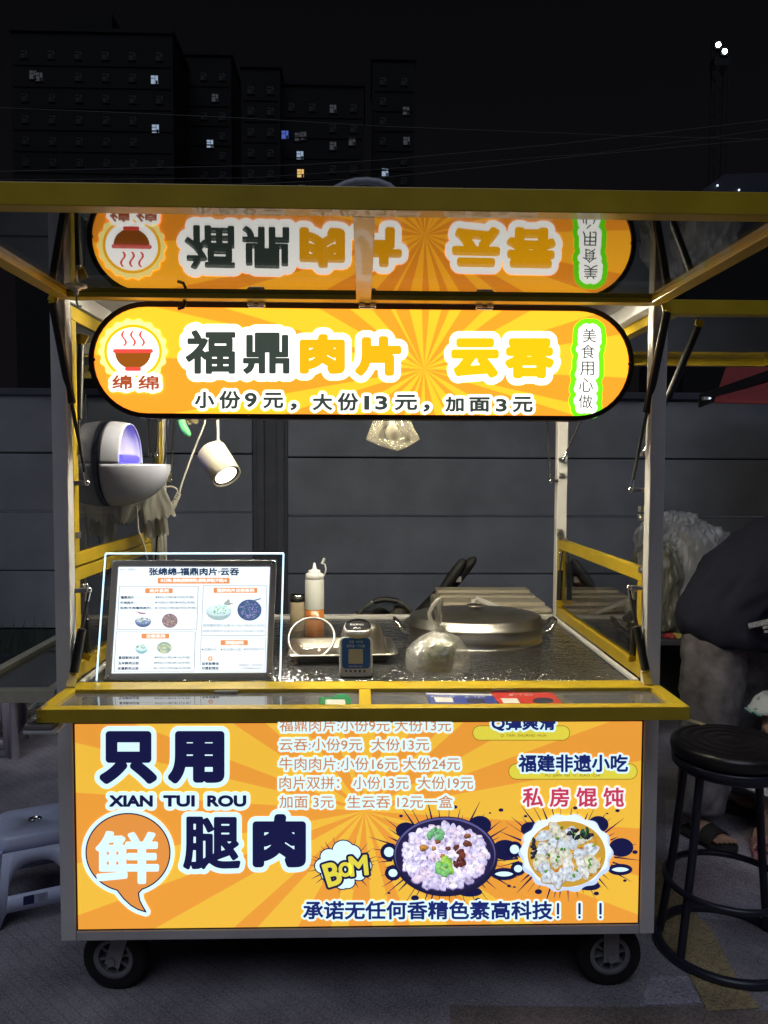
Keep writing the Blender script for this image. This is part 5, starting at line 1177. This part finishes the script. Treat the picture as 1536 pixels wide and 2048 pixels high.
# ------------------------------------------------------------------ stools
def rsq(cx, cy, w, r, n=5, ang=0., z=0.):
    ca, sa_ = math.cos(ang), math.sin(ang); return [(cx+x*ca-y*sa_, cy+x*sa_+y*ca, z) for x, y in rrect(-w, -w, w, w, r, n)]
def plastic_stool(label, cx, cy, hgt, wt, wb, ang, col, nm):
    t = thing('plastic_stool', label, 'stool', (cx, cy, 0)); m = mat(nm, col, .38, noise=.04, coat=.2)
    def pt(side, u, z):
        w = wb+(wt-wb)*z/hgt; x, y = u*w, -w; a = ang+side*math.pi/2; return np.array([cx+x*math.cos(a)-y*math.sin(a), cy+x*math.sin(a)+y*math.cos(a), z])
    # top
    mb = MB(); loops = []
    for w, z in ((wt*1.0, hgt-.05), (wt*1.0, hgt-.022), (wt*.985, hgt-.010), (wt*.95, hgt-.002), (wt*.90, hgt), (.021, hgt+.001), (.020, hgt-.008), (.017, hgt-.014)):
        loops.append(rsq(cx, cy, w, max(.35*w, .0), 6, ang, z) if w > .03 else [(cx+w*math.cos(i*2*math.pi/28-math.pi*0+ang+.22), cy+w*math.sin(i*2*math.pi/28+ang+.22), z) for i in range(28)])
    n_ = 28
    for L in loops: mb.v += L
    for j in range(len(loops)-1):
        for i in range(n_): mb.f.append([j*n_+i, j*n_+(i+1) % n_, (j+1)*n_+(i+1) % n_, (j+1)*n_+i]); mb.sm.append(True)
    mb.build('seat', m, t, solid=.0025)
    MB().lathe([(.024,.0012),(.022,.0028),(.0195,.0022),(.018,-.012)], (cx, cy, hgt), 28).build('grommet', CHROME, t)
    # side walls with an arched opening each
    for s in range(4):
        mb = MB(); k = 20; zt_, zb_ = hgt-.045, .075
        ins = []; outb = []
        for i in range(k+1):
            u = -1+2*i/k; uu = u*.86
            h_ = .135+(.0 if abs(u) > .999 else 0); zi_t = .125+(hgt-.085-.125)*math.sqrt(max(0, 1-abs(uu/.70)**2.6)) if abs(uu) < .70 else None
            ins.append((uu, zi_t))
        def quad(u0, u1, a0, a1, b0, b1): mb.add([pt(s, u0, a0), pt(s, u1, a1), pt(s, u1, b1), pt(s, u0, b0)], [(0, 1, 2, 3)], True)
        us = np.linspace(-.97, .97, 41)
        def arch(u):
            return .106+(hgt-.085-.106)*(max(0, 1-abs(u/.64)**2.8))**.5 if abs(u) < .64 else None
        def bot(u): return .055+(.0-.055)*max(0, (abs(u)-.66)/.31)**.0 if abs(u) > .80 else .060-.0*u
        for u0, u1 in zip(us[:-1], us[1:]):
            a0, a1 = arch(u0), arch(u1)
            lo = lambda u: .002 if abs(u) > .74 else min(.052, .002+.050*min(1, (.74-abs(u))/.10)**.6)
            if a0 is None or a1 is None:
                quad(u0, u1, lo(u0), lo(u1), zt_, zt_)
            else:
                quad(u0, u1, a0, a1, zt_, zt_); quad(u0, u1, lo(u0), lo(u1), .104, .104)
        o_s = mb.build('side', m, t, solid=.003); bm_ = bmesh.new(); bm_.from_mesh(o_s.data); bmesh.ops.remove_doubles(bm_, verts=bm_.verts, dist=1e-5); bm_.to_mesh(o_s.data); bm_.free()
    for s in range(4):
        a = ang+s*math.pi/2+math.pi/4
        def cn(z, k_=1.0):
            w = (wb+(wt-wb)*z/hgt)*k_; return np.array([cx+w*math.sqrt(2)*.955*math.cos(a), cy+w*math.sqrt(2)*.955*math.sin(a), z])
        MB().tube([cn(.0), cn(.012), cn(.1), cn(hgt-.04)], [.026, .021, .020, .018], 14).build('leg', m, t)
    return t, pt
st, spt = plastic_stool('grey-blue plastic stool with arched sides and sale sticker left of the cart', -1.115, .60, .285, .118, .150, math.radians(24), (.68,.73,.95), 'blue_grey_plastic')
def stk(u0, u1, z0, z1, m, nm, off=.0024):
    P = [spt(0, u0, z0), spt(0, u1, z0), spt(0, u1, z1), spt(0, u0, z1)]; n_ = np.cross(P[1]-P[0], P[3]-P[0]); n_ /= np.linalg.norm(n_); n_ = n_ if n_[1] < 0 else -n_
    return MB().add([q+n_*off for q in P]+[q+n_*.0018 for q in P], [(0,1,2,3), (0,4,5,1), (1,5,6,2), (2,6,7,3), (3,7,4,0)]).build(nm, m, st)
stk(-.30, -.07, .066, .094, mat('navy_sticker', (.02,.025,.10), .4), 'price_sticker'); stk(-.065, .22, .066, .094, mat('pale_sticker', (.42,.44,.56), .4), 'price_sticker')
for i in range(4): stk(.02, .18-.02*(i % 2), .070+.006*i, .0715+.006*i, mat('sticker_line', (.12,.13,.2), .5), 'sticker_line', .0030)
plastic_stool('pinkish grey plastic stool at the left edge under a dark cloth', -1.96, 2.06, .46, .15, .17, math.radians(12), (.34,.30,.36), 'pink_grey_plastic')
tag(MB().grid(lambda u, v: (-2.14+.36*u+.02*math.sin(v*5), 1.88+.36*v, .464+.012*math.sin(u*7)*math.sin(v*6)-.10*max(0, abs(u-.5)*2-.82)*2), 20, 16).build('dark_cloth', mat('dark_cloth', (.012,.014,.022), .9, noise=.3), base=(-1.96, 2.06, .46), solid=.006), 'dark cloth lying over the pinkish grey plastic stool', 'cloth')
# bar stool
BSX, BSY, BSZ = 1.135, .285, .655
bs = thing('bar_stool', 'black round bar stool with ring footrest and ringed base on the right', 'bar stool', (BSX, BSY, 0))
BST = mat('black_leather', (.014,.012,.014), .36, noise=.15, coat=.25, bump=.04, bscale=200); BTB = mat('blue_lit_enamel', (.024,.025,.040), .34, noise=.15, nscale=20)  # blue light falling on the stool is mixed into the enamel's black
MB().lathe([(.158,-.045),(.171,-.040),(.176,-.020),(.173,-.006),(.163,.001),(.150,.0015),(.146,-.0015),(.142,.0015),(.118,.003),(.114,0),(.110,.003),(.084,.0035),(.080,.0005),(.076,.0035),(.046,.004),(.042,.001),(.038,.004),(0,.0045)], (BSX, BSY, BSZ), 64).build('seat', BST, bs)
MB().lathe([(0,-.085),(.155,-.084),(.168,-.074),(.172,-.052),(.168,-.0465),(.15,-.0455)], (BSX, BSY, BSZ), 56).build('seat_base', BTB, bs)
for a in (205, 155, 335, 25):
    a = math.radians(a); P = [np.array([BSX+r*math.cos(a), BSY+r*math.sin(a), z]) for r, z in ((.128, BSZ-.08), (.155, .30), (.192, .014))]; MB().tube(P, .0125, 12).build('leg', BTB, bs)
MB().torus((BSX, BSY, .215), .180, .0105, n=64).build('foot_ring', BTB, bs)
MB().torus((BSX, BSY, .0145), .200, .0145, n=64).build('base_ring', BTB, bs)
pa = at(1374, 1436, Z=BSZ+.006); pb_ = at(1408, 1449, Z=BSZ+.012)
tag(MB().bar(pa+np.array([-.03,0,.004]), pb_, .020, .004).build('wooden_spatula', mat('pale_wood', (.52,.42,.26), .6, noise=.15, nscale=20, stretch=(1,6,6)), base=(pa[0], pa[1], BSZ), bevel=.0015), 'pale flat strip of wood lying on the bar stool behind the shelf corner', 'wooden strip')

# ------------------------------------------------------------------ people
def skin(name, joints, edges, m, parent, sub=2, base=None):
    me = bpy.data.meshes.new(name); off = np.array(root_loc(parent)) if parent is not None else np.array(base)
    me.from_pydata([tuple(np.array(j[:3])-off) for j in joints], edges, []); me.materials.append(m)
    o = bpy.data.objects.new(name, me); COL.objects.link(o)
    if parent is not None: o.parent = parent
    else: o.location = off
    o.modifiers.new('skin', 'SKIN')
    for i, sv in enumerate(me.skin_vertices[0].data):
        r = joints[i][3]; sv.radius = (r, joints[i][4]) if len(joints[i]) > 4 else (r, r); sv.use_root = (i == 0)
    o.modifiers['skin'].use_smooth_shade = True
    q = o.modifiers.new('sub', 'SUBSURF'); q.levels = q.render_levels = sub
    return o
SKINM = mat('skin', (.50,.31,.22), .5, noise=.06); HAIR = mat('black_hair', (.012,.011,.014), .5, noise=.3, nscale=60, stretch=(8,8,1))
NAVYC = mat('navy_cloth', (.015,.0165,.036), .9, noise=.15, nscale=14, bump=.2, bscale=24); DENIM = mat('grey_denim', (.20,.185,.20), .9, noise=.45, nscale=16, bump=.15, bscale=40); SLIDE = mat('black_foam', (.022,.022,.026), .75, noise=.1)
def head(mb, c, r, fwd, up):
    """a head: skull, jaw, nose, ears and eyes in one surface direction fwd"""
    fwd = np.array(fwd, float); fwd /= np.linalg.norm(fwd); up = np.array(up, float); up -= fwd*np.dot(up, fwd); up /= np.linalg.norm(up); sd_ = np.cross(fwd, up)
    def fn(u, v):
        th, ph = u*2*math.pi, (v-.5)*math.pi; x, y, z = math.cos(ph)*math.cos(th), math.cos(ph)*math.sin(th), math.sin(ph)
        jaw = 1-.28*max(0, -z)**1.2; nose = .18*math.exp(-((y/.13)**2+((z+.18)/.2)**2))*(x > 0); eye = -.06*math.exp(-(((abs(y)-.36)/.14)**2+((z-.05)/.10)**2))*(x > 0); brow = .03*math.exp(-(((z-.22)/.1)**2))*(x > 0); lip = .05*math.exp(-((y/.22)**2+((z+.52)/.09)**2))*(x > 0)
        ear = .16*math.exp(-(((x+.05)/.14)**2+((z+.05)/.26)**2))*(abs(y) > .6)
        R_ = r*(1+nose+eye+brow+lip); return np.array(c)+fwd*x*R_*.98*(jaw if x > 0 else 1)+sd_*y*(R_*.80*jaw+r*ear)+up*z*R_*1.18
    mb.grid(fn, 36, 28); return fwd, up, sd_
def slide(parent, heel, toe, m, w=.046):
    heel, toe = np.array(heel), np.array(toe); d = toe-heel; L = np.linalg.norm(d); d /= L; s = np.array([-d[1], d[0], 0])
    mb = MB(); prof = [(0,.70),(.08,.92),(.25,.95),(.5,.98),(.72,1.12),(.88,1.05),(.97,.75),(1.02,.35)]
    for z in (.001, .026):
        mb.v += [tuple(heel+d*L*t+s*w*k_+np.array([0,0,z+(.004 if z > .01 and t < .2 else 0)])) for t, k_ in prof]+[tuple(heel+d*L*t-s*w*k_+np.array([0,0,z+(.004 if z > .01 and t < .2 else 0)])) for t, k_ in prof[::-1]]
    n_ = 16; mb.f += [list(range(n_))[::-1], list(range(n_, 2*n_))]+[[i, (i+1) % n_, n_+(i+1) % n_, n_+i] for i in range(n_)]; mb.sm += [False]*18
    o = mb.build('slide_sole', m, parent, bevel=.006, seg=3)
    st_ = MB().grid(lambda u, v: heel+d*L*(.50+.24*v)+s*w*1.06*math.cos(math.pi*u)+np.array([0,0,.018+.055*math.sin(math.pi*u)*(1-.18*v)]), 18, 6); st_.build('slide_strap', m, parent, solid=.010, bevel=0)
def foot(J, E, ank, heel, toe):
    """ankle -> foot with five toes, joined to joint index ank"""
    heel, toe = np.array(heel), np.array(toe); d = toe-heel; L = np.linalg.norm(d); d /= L; s = np.array([-d[1], d[0], 0]); b = len(J)
    J.append((*(heel+d*L*.18+np.array([0,0,.055])), .034, .034)); J.append((*(heel+d*L*.62+np.array([0,0,.047])), .040, .020)); E += [(ank, b), (b, b+1)]
    for i in range(5):
        a = heel+d*L*(.74-.03*abs(i-1))+s*(.032-.016*i)+np.array([0,0,.040]); e_ = heel+d*L*(.97-.035*max(0, i-0))+s*(.036-.0175*i)+np.array([0,0,.036]); k_ = len(J)
        J.append((*a, .010, .009)); J.append((*e_, .0095 if i == 0 else .007, .008)); E += [(b+1, k_), (k_, k_+1)]
def hand(J, E, wr, p, d, side, s=1.):
    """palm and five curled fingers from wrist index wr"""
    p, d, side = np.array(p), np.array(d, float), np.array(side, float); d /= np.linalg.norm(d); side -= d*np.dot(side, d); side /= np.linalg.norm(side); nn = np.cross(d, side); b = len(J)
    J.append((*(p+d*.05*s), .030*s, .014*s)); E.append((wr, b))
    for i, l in enumerate((.066, .074, .070, .056)):
        o_ = p+d*.085*s+side*(.028-.019*i)*s; k_ = len(J); J.append((*o_, .0085*s, .0085*s)); J.append((*(o_+d*l*.5*s-nn*.012*s), .008*s, .008*s)); J.append((*(o_+d*l*.8*s-nn*.036*s), .007*s, .007*s)); E += [(b, k_), (k_, k_+1), (k_+1, k_+2)]
    k_ = len(J); J.append((*(p+d*.03*s+side*.034*s), .011*s, .011*s)); J.append((*(p+d*.065*s+side*.052*s-nn*.015*s), .009*s, .009*s)); E += [(b, k_), (k_, k_+1)]
# adult bending to the right
ad_ = thing('person', 'person in navy top, grey jeans and black slides bending over beside the bar stool', 'person', (1.5, 1.08, 0))
h1, t1_ = np.array([1.335, 1.075, 0]), np.array([1.44, .865, 0]); h2, t2_ = np.array([1.60, 1.27, 0]), np.array([1.80, 1.14, 0])
J = [(1.50,1.13,.90,.13,.11),(1.46,1.08,.80,.09),(1.43,1.06,.47,.055),(1.375,1.04,.11,.034),(1.59,1.20,.80,.09),(1.64,1.20,.47,.055),(1.66,1.24,.11,.034),(1.60,1.10,1.03,.13,.10),(1.75,1.05,1.20,.15,.09),(1.86,1.02,1.285,.055),(1.93,1.0,1.33,.055)]
E_ = [(0,1),(1,2),(2,3),(0,4),(4,5),(5,6),(0,7),(7,8),(8,9),(9,10)]
foot(J, E_, 3, h1, t1_); foot(J, E_, 6, h2, t2_)
for sy in (-1, 1):
    k_ = len(J); J += [(1.76, 1.03+sy*.17, 1.19, .05), (1.76+.02, 1.0+sy*.20, .94, .042), (1.90, .97+sy*.14, .78, .028)]; E_ += [(8, k_), (k_, k_+1), (k_+1, k_+2)]; hand(J, E_, k_+2, J[-1][:3], (.5, -.1, -.6), (0, -sy, .1))
skin('body', J, E_, SKINM, ad_)
mb = MB(); fw, up_, sd_ = head(mb, (1.97, .985, 1.365), .095, (.75, -.25, -.55), (.6, 0, .8)); mb.build('head', SKINM, ad_)
hm = MB()
def hairf(u, v):
    th, ph = u*2*math.pi, (-.18+v*.68)*math.pi; x, y, z = math.cos(ph)*math.cos(th), math.cos(ph)*math.sin(th), math.sin(ph); k_ = 1.10+.02*math.sin(th*23)
    if x > .35 and z < .45: k_ = .90
    return np.array((1.97, .985, 1.365))+(fw*x*.98+sd_*y*.84+up_*z*1.2)*.095*k_
hm.grid(hairf, 48, 18).build('hair', HAIR, ad_)
for s_ in (-1, 1):
    c_ = np.array((1.97, .985, 1.365))+fw*.083+sd_*s_*.030+up_*.006; MB().ball(c_, .010, 12).build('eye', mat('eye_white', (.6,.6,.6), .2), ad_); MB().ball(c_+fw*.006, .0056, 10).build('iris', BLACK, ad_)
# ponytail falling by the frame edge
MB().tube([(1.93,.99,1.44),(1.80,.96,1.45),(1.72,.93,1.38),(1.70,.92,1.27)], [.03,.04,.04,.012], 12).build('ponytail', HAIR, ad_)
def ring_loft(mb, rings, n=28, wob=0., sd=0, capped=True):
    """rings: centre, axis u, axis v"""
    q = np.random.default_rng(sd); ph = q.uniform(0, 6, 6); vs = []
    for j, (c_, u_, v_) in enumerate(rings):
        for i in range(n):
            t = i*2*math.pi/n; w = 1+wob*(math.sin(5*t+ph[0]+.9*j)+.6*math.sin(9*t+ph[1]-.7*j)+.5*math.sin(3*t+1.7*j+ph[2]))
            vs.append(np.array(c_)+(np.array(u_)*math.cos(t)+np.array(v_)*math.sin(t))*w)
    k = len(rings); b = len(mb.v); mb.add(vs, [(j*n+i, j*n+(i+1) % n, (j+1)*n+(i+1) % n, (j+1)*n+i) for j in range(k-1) for i in range(n)], True)
    if capped:
        mb.f += [list(range(b, b+n))[::-1], list(range(b+(k-1)*n, b+k*n))]; mb.sm += [True, True]
    return mb
CT = bpy.data.textures.new('folds', 'CLOUDS'); CT.noise_scale = .13; CT.noise_depth = 2
def smooth(o, lv=2, wr=.045):
    q = o.modifiers.new('sub', 'SUBSURF'); q.levels = q.render_levels = lv
    d_ = o.modifiers.new('folds', 'DISPLACE'); d_.texture = CT; d_.strength = wr; d_.mid_level = .5; d_.texture_coords = 'LOCAL'; return o
tz = MB()
ring_loft(tz, [((1.385,1.045,.085),(.085,0,0),(0,.085,.0)),((1.39,1.045,.13),(.098,0,0),(0,.095,0)),((1.405,1.05,.22),(.100,0,0),(0,.098,0)),((1.42,1.06,.34),(.106,0,0),(0,.105,0)),((1.43,1.07,.46),(.112,0,0),(0,.11,0)),((1.435,1.07,.58),(.115,0,0),(0,.115,0)),((1.44,1.08,.70),(.122,0,0),(0,.12,0)),((1.455,1.09,.80),(.135,0,0),(0,.13,0)),((1.475,1.10,.88),(.15,0,0),(0,.13,0))], wob=.018, sd=3)
smooth(tz.build('trouser_leg', DENIM, ad_))
tz = MB(); ring_loft(tz, [((1.66,1.235,.085),(.085,0,0),(0,.085,0)),((1.66,1.23,.16),(.10,0,0),(0,.095,0)),((1.65,1.22,.34),(.106,0,0),(0,.105,0)),((1.64,1.20,.50),(.112,0,0),(0,.11,0)),((1.615,1.19,.68),(.12,0,0),(0,.12,0)),((1.58,1.17,.80),(.135,0,0),(0,.13,0)),((1.54,1.15,.88),(.15,0,0),(0,.13,0))], wob=.018, sd=4)
smooth(tz.build('trouser_leg', DENIM, ad_))
# loose top: rings march from the hem over the hips to the shoulders
def rg(c_, d_, ru, rv):
    d_ = np.array(d_, float); d_ /= np.linalg.norm(d_); v_ = np.array([0, 1., 0]); v_ -= d_*np.dot(v_, d_); v_ /= np.linalg.norm(v_); u_ = np.cross(v_, d_); return (c_, u_*ru, v_*rv)
tz = MB(); ring_loft(tz, [rg((1.505,1.10,.775),(.10,0,1),.17,.15),rg((1.495,1.10,.80),(.12,0,1),.195,.17),rg((1.485,1.10,.86),(.25,0,1),.200,.175),rg((1.50,1.10,.93),(.5,0,.9),.190,.18),rg((1.55,1.09,1.00),(.75,0,.7),.185,.185),rg((1.62,1.07,1.07),(.8,0,.6),.175,.19),rg((1.70,1.05,1.135),(.8,-.1,.55),.165,.2),rg((1.78,1.035,1.20),(.8,-.1,.5),.145,.21),rg((1.835,1.025,1.24),(.8,-.1,.5),.10,.15),rg((1.865,1.02,1.26),(.8,-.1,.5),.065,.07)], 32, .030, 8)
smooth(tz.build('navy_top', NAVYC, ad_), 2, .075)
for sy in (-1, 1):
    tz = MB(); y_ = 1.03+sy*.185; ring_loft(tz, [((1.755,y_-sy*.04,1.22),(.07,0,.03),(0,.075,0)),((1.765,y_,1.14),(.085,0,.01),(0,.085,0)),((1.775,y_+sy*.012,1.03),(.08,0,.0),(0,.08,0)),((1.785,y_+sy*.012,.95),(.075,0,.01),(0,.075,0))], 20, .03, 9, False); tz.build('sleeve', NAVYC, ad_, solid=.004)
slide(ad_, h1-np.array([.0,.0,0]), t1_, SLIDE, .052); slide(ad_, h2, t2_, SLIDE, .052)
w0 = at(1497, 1252, Y=.90)
tag(MB().bar(w0, w0+np.array([.16,.0,.035]), .003, .020, (0,0,1)).bar(w0+np.array([.055,-.004,-.006]), w0+np.array([.16,-.004,.014]), .003, .010, (0,0,1)).bar(w0+np.array([.06,-.004,-.022]), w0+np.array([.16,-.004,-.006]), .003, .009, (0,0,1)).build('paper_strips', mat('paper_strips', (.5,.5,.52), .7, noise=.5, nscale=160), base=w0), 'white printed paper strips held at the right edge by the bending person', 'paper strips')
# small child in a floral dress
CHX = 1.705
ch = thing('person', 'small child in white floral dress with mint frilled sleeves and pink shoes beside the stool', 'person', (1.66, .93, 0))
J = [(CHX,.95,.36,.07,.055),(1.61,.94,.30,.05),(1.60,.93,.18,.034),(1.58,.92,.06,.024),(1.71,.96,.30,.05),(1.715,.95,.18,.034),(1.71,.95,.06,.024),(CHX,.95,.48,.085,.06),(CHX,.95,.58,.08,.05),(CHX,.945,.655,.032)]
E_ = [(0,1),(1,2),(2,3),(0,4),(4,5),(5,6),(0,7),(7,8),(8,9)]
foot(J, E_, 3, (1.585,.95,0), (1.53,.80,0)); foot(J, E_, 6, (1.715,.98,0), (1.69,.82,0))
for sx in (-1, 1):
    k_ = len(J); J += [(CHX+sx*.095,.94,.585,.032),(CHX+sx*.125,.90,.49,.027),(CHX+sx*.10,.83,.44,.020)]; E_ += [(8,k_),(k_,k_+1),(k_+1,k_+2)]; hand(J, E_, k_+2, J[-1][:3], (-sx*.2,-.7,-.2), (-sx*.6,0,.6), .6)
skin('body', J, E_, SKINM, ch)
mb = MB(); fw2, up2, sd2 = head(mb, (CHX,.93,.76), .078, (-.3,-.9,.1), (0,0,1)); mb.build('head', SKINM, ch)
hm = MB()
def hairg(u, v):
    th, ph = u*2*math.pi, (-.12+v*.62)*math.pi; x, y, z = math.cos(ph)*math.cos(th), math.cos(ph)*math.sin(th), math.sin(ph); k_ = 1.10+.02*math.sin(th*23)
    if x > .3 and z < .5: k_ = .90
    return np.array((CHX,.93,.76))+(fw2*x*.98+sd2*y*.84+up2*z*1.2)*.078*k_
hm.grid(hairg, 44, 16).build('hair', HAIR, ch)
for s_ in (-1, 1):
    c_ = np.array((CHX,.93,.76))+fw2*.069+sd2*s_*.026+up2*.004; MB().ball(c_, .009, 12).build('eye', mat('eye_white', (.6,.6,.6), .2), ch); MB().ball(c_+fw2*.005, .0055, 10).build('iris', BLACK, ch)
def floral():
    m = bpy.data.materials.new('floral_cotton'); m.use_nodes = True; n = m.node_tree; b = n.nodes['Principled BSDF']; t = n.nodes.new('ShaderNodeTexCoord'); v = n.nodes.new('ShaderNodeTexVoronoi'); v.inputs['Scale'].default_value = 26
    r = n.nodes.new('ShaderNodeValToRGB'); e = r.color_ramp.elements; e[0].position = .16; e[0].color = (.20,.36,.26,1); e[1].position = .24; e[1].color = (.62,.64,.66,1)
    n.links.new(t.outputs['Object'], v.inputs['Vector']); n.links.new(v.outputs['Distance'], r.inputs[0]); n.links.new(r.outputs[0], b.inputs['Base Color']); b.inputs['Roughness'].default_value = .85; return m
FL = floral(); MINT = mat('mint_trim', (.22,.50,.44), .8)
tz = MB(); ring_loft(tz, [((CHX-.02,.93,.235),(.175,0,0),(0,.15,0)),((CHX-.015,.935,.30),(.155,0,0),(0,.13,0)),((CHX-.01,.94,.40),(.12,0,0),(0,.10,0)),((CHX,.95,.48),(.10,0,0),(0,.085,0)),((CHX,.95,.58),(.098,0,0),(0,.075,0)),((CHX,.945,.63),(.06,0,0),(0,.055,0))], 36, .03, 5, False); smooth(tz.build('dress', FL, ch, solid=.003), 1, .012)
for sx in (-1, 1):
    tz = MB(); c_ = np.array([CHX+sx*.115,.93,.585])
    rings = [(c_+np.array([-sx*.02,0,.03]),(.035,0,.0),(0,.035,0)),(c_+np.array([sx*.0,0,.01]),(.05,0,.0),(0,.045,0)),(c_+np.array([sx*.012,-.005,-.02]),(.052,0,0),(0,.05,0)),(c_+np.array([sx*.016,-.008,-.035]),(.062,0,0),(0,.06,0))]
    ring_loft(tz, rings, 36, .05, 6, False); sl_ = tz.build('frilled_sleeve', FL, ch, solid=.002)
    P = [c_+np.array([sx*.016,-.008,-.035])+np.array([.062*math.cos(t)*(1+.1*math.sin(7*t)), .06*math.sin(t)*(1+.1*math.sin(7*t)), .006*math.sin(9*t)]) for t in np.linspace(0, 6.283, 48, endpoint=False)]
    MB().tube(P, .0045, 6, True).build('mint_edge', MINT, sl_)
PINK = mat('pink_shoe', (.55,.25,.28), .5, noise=.2)
for hl_, te in (((1.59,.965,0),(1.525,.785,0)), ((1.72,.99,0),(1.69,.805,0))): slide(ch, hl_, te, PINK, .036)

# ------------------------------------------------------------------ behind the right side: table with bagged goods, awning
tb_ = thing('low_table', 'low dark table carrying the bagged goods behind the bending person', 'table', (1.95, 2.3, 0))
zt2 = at(1340, 1272, Y=2.1)[2]
MB().box((1.45, 2.0, zt2-.03), (2.9, 2.7, zt2)).build('table_top', mat('dark_table', (.06,.06,.06), .6, noise=.2), tb_, bevel=.004)
for x in (1.48, 2.84):
    for y in (2.04, 2.64): MB().box((x, y, 0), (x+.03, y+.03, zt2-.031)).build('leg', BTB, tb_)
MB().box((1.5, 2.62, .02), (2.86, 2.64, zt2-.04)).build('back_board', mat('dark_board', (.02,.024,.026), .9), tb_)
FOG = clear('fogged_sack', (.8,.8,.8), .06, haze=.62, hazecol=(.80,.79,.78), rough=.3, bump=1., bscale=22)
def sack(label, cx, cy, w, d_, h_, sd, m):
    q = np.random.default_rng(sd); ph = q.uniform(0, 6, 6)
    prof = [(.0,.0),(.9,.004),(1.0,.05),(.97,.3),(.93,.55),(.90,.8),(.72,.93),(.35,1.0),(.0,.98)]
    o = MB().lathe([(r*w, z*h_) for r, z in prof], (cx, cy, zt2+.001), 48, sy=d_/w, jit=lambda t, j: 1+.06*math.sin(4*t+ph[0]+j)+.05*math.sin(9*t+ph[1]-j*1.3)+.035*math.sin(19*t+ph[2]+j*.9)).build('plastic_sack', m, base=(cx, cy, zt2))
    q2 = o.modifiers.new('sub', 'SUBSURF'); q2.levels = q2.render_levels = 2
    if 'crumple' not in bpy.data.textures: t_ = bpy.data.textures.new('crumple', 'CLOUDS'); t_.noise_scale = .055; t_.noise_depth = 3; t_.noise_type = 'HARD_NOISE'
    d2 = o.modifiers.new('crumple', 'DISPLACE'); d2.texture = bpy.data.textures['crumple']; d2.strength = .07; d2.mid_level = .4; d2.texture_coords = 'LOCAL'
    return tag(o, label, 'sack', 'plastic sacks on the table')
sack('pale translucent sack at the right end of the row on the low table', 1.90, 2.36, .22, .20, .60, 1, FOG)
sack('olive-tinted sack at the left end of the row on the low table', 1.66, 2.30, .15, .16, .50, 2, clear('olive_sack', (.7,.68,.5), .08, haze=.7, hazecol=(.42,.40,.30), rough=.35, bump=1., bscale=20))
sack('shaggy clear sack lying across the tops behind the other sacks', 1.84, 2.52, .26, .12, .66, 3, FOG)
for nm, lb, cl2, x, y in (('red_packet', 'small red packet on the table edge beside the person', (.36,.03,.02), 1338, 1245), ('yellow_packet', 'small yellow packet on the table edge beside the person', (.42,.34,.04), 1352, 1256)):
    c_ = at(x, y, Y=2.08); c_[2] = zt2
    o = MB().grid(lambda u, v: (c_[0]+(u-.5)*.075+.006*math.sin(v*9), c_[1]-.02+(v-.5)*.07, zt2+.004+.020*math.sin(math.pi*u)*math.sin(math.pi*v)+.004*math.sin(u*13+v*8)), 14, 12).build(nm, mat(nm, cl2, .4, noise=.15), base=c_, solid=.002); tag(o, lb, 'packet')
aw0, aw1 = at(1428, 805, Y=2.6), at(1536, 822, Y=2.6)
ag = thing('red_awning', 'red awning of the neighbouring stall at the right edge', 'awning', (aw0[0]+.6, 2.9, 0)); REDA = mat('red_awning_cloth', (.30,.045,.045), .8, noise=.15)
MB().add([(aw0[0],2.6,aw0[2]),(aw0[0]+1.8,2.6,aw0[2]-.04),(aw0[0]+1.8,3.2,aw0[2]+.34),(aw0[0]+.35,3.2,aw0[2]+.30)], [(0,1,2,3)]).build('canvas', REDA, ag, solid=.006)
MB().add([(aw0[0]-.08,2.62,aw0[2]+.05),(aw0[0]+.5,2.9,aw0[2]+.24),(aw0[0]+.5,2.9,aw0[2]+.18),(aw0[0]-.08,2.62,aw0[2]-.03)], [(0,1,2,3)]).build('end_flap', BLACKM, ag, solid=.01)
for x in (1.05, 1.75): MB().box((aw0[0]+x, 3.1, 0), (aw0[0]+x+.035, 3.135, aw0[2]+.27)).build('pole', BTB, ag)
l0 = at(1411, 797, Y=2.58); la = thing('awning_lamp', 'small white lamp lit under the tip of the red awning', 'lamp', tuple(l0))
MB().box(l0+np.array([-.008,0,-.008]), l0+np.array([.02,.03,.010])).build('lamp_housing', GREYP, la, bevel=.002)
MB().add([l0+np.array(v) for v in ((.021,.004,-.006),(.036,.004,-.001),(.036,.004,.006),(.021,.004,.009))], [(0,1,2,3)]).build('lit_face', emit('awning_lamp_face', (.7,.85,1.), 1.2), la)
MB().bar(l0+np.array([.01,.02,.01]), (aw0[0]+.06, 2.72, aw0[2]+.05), .008, .008).build('bracket', BLACKM, la)
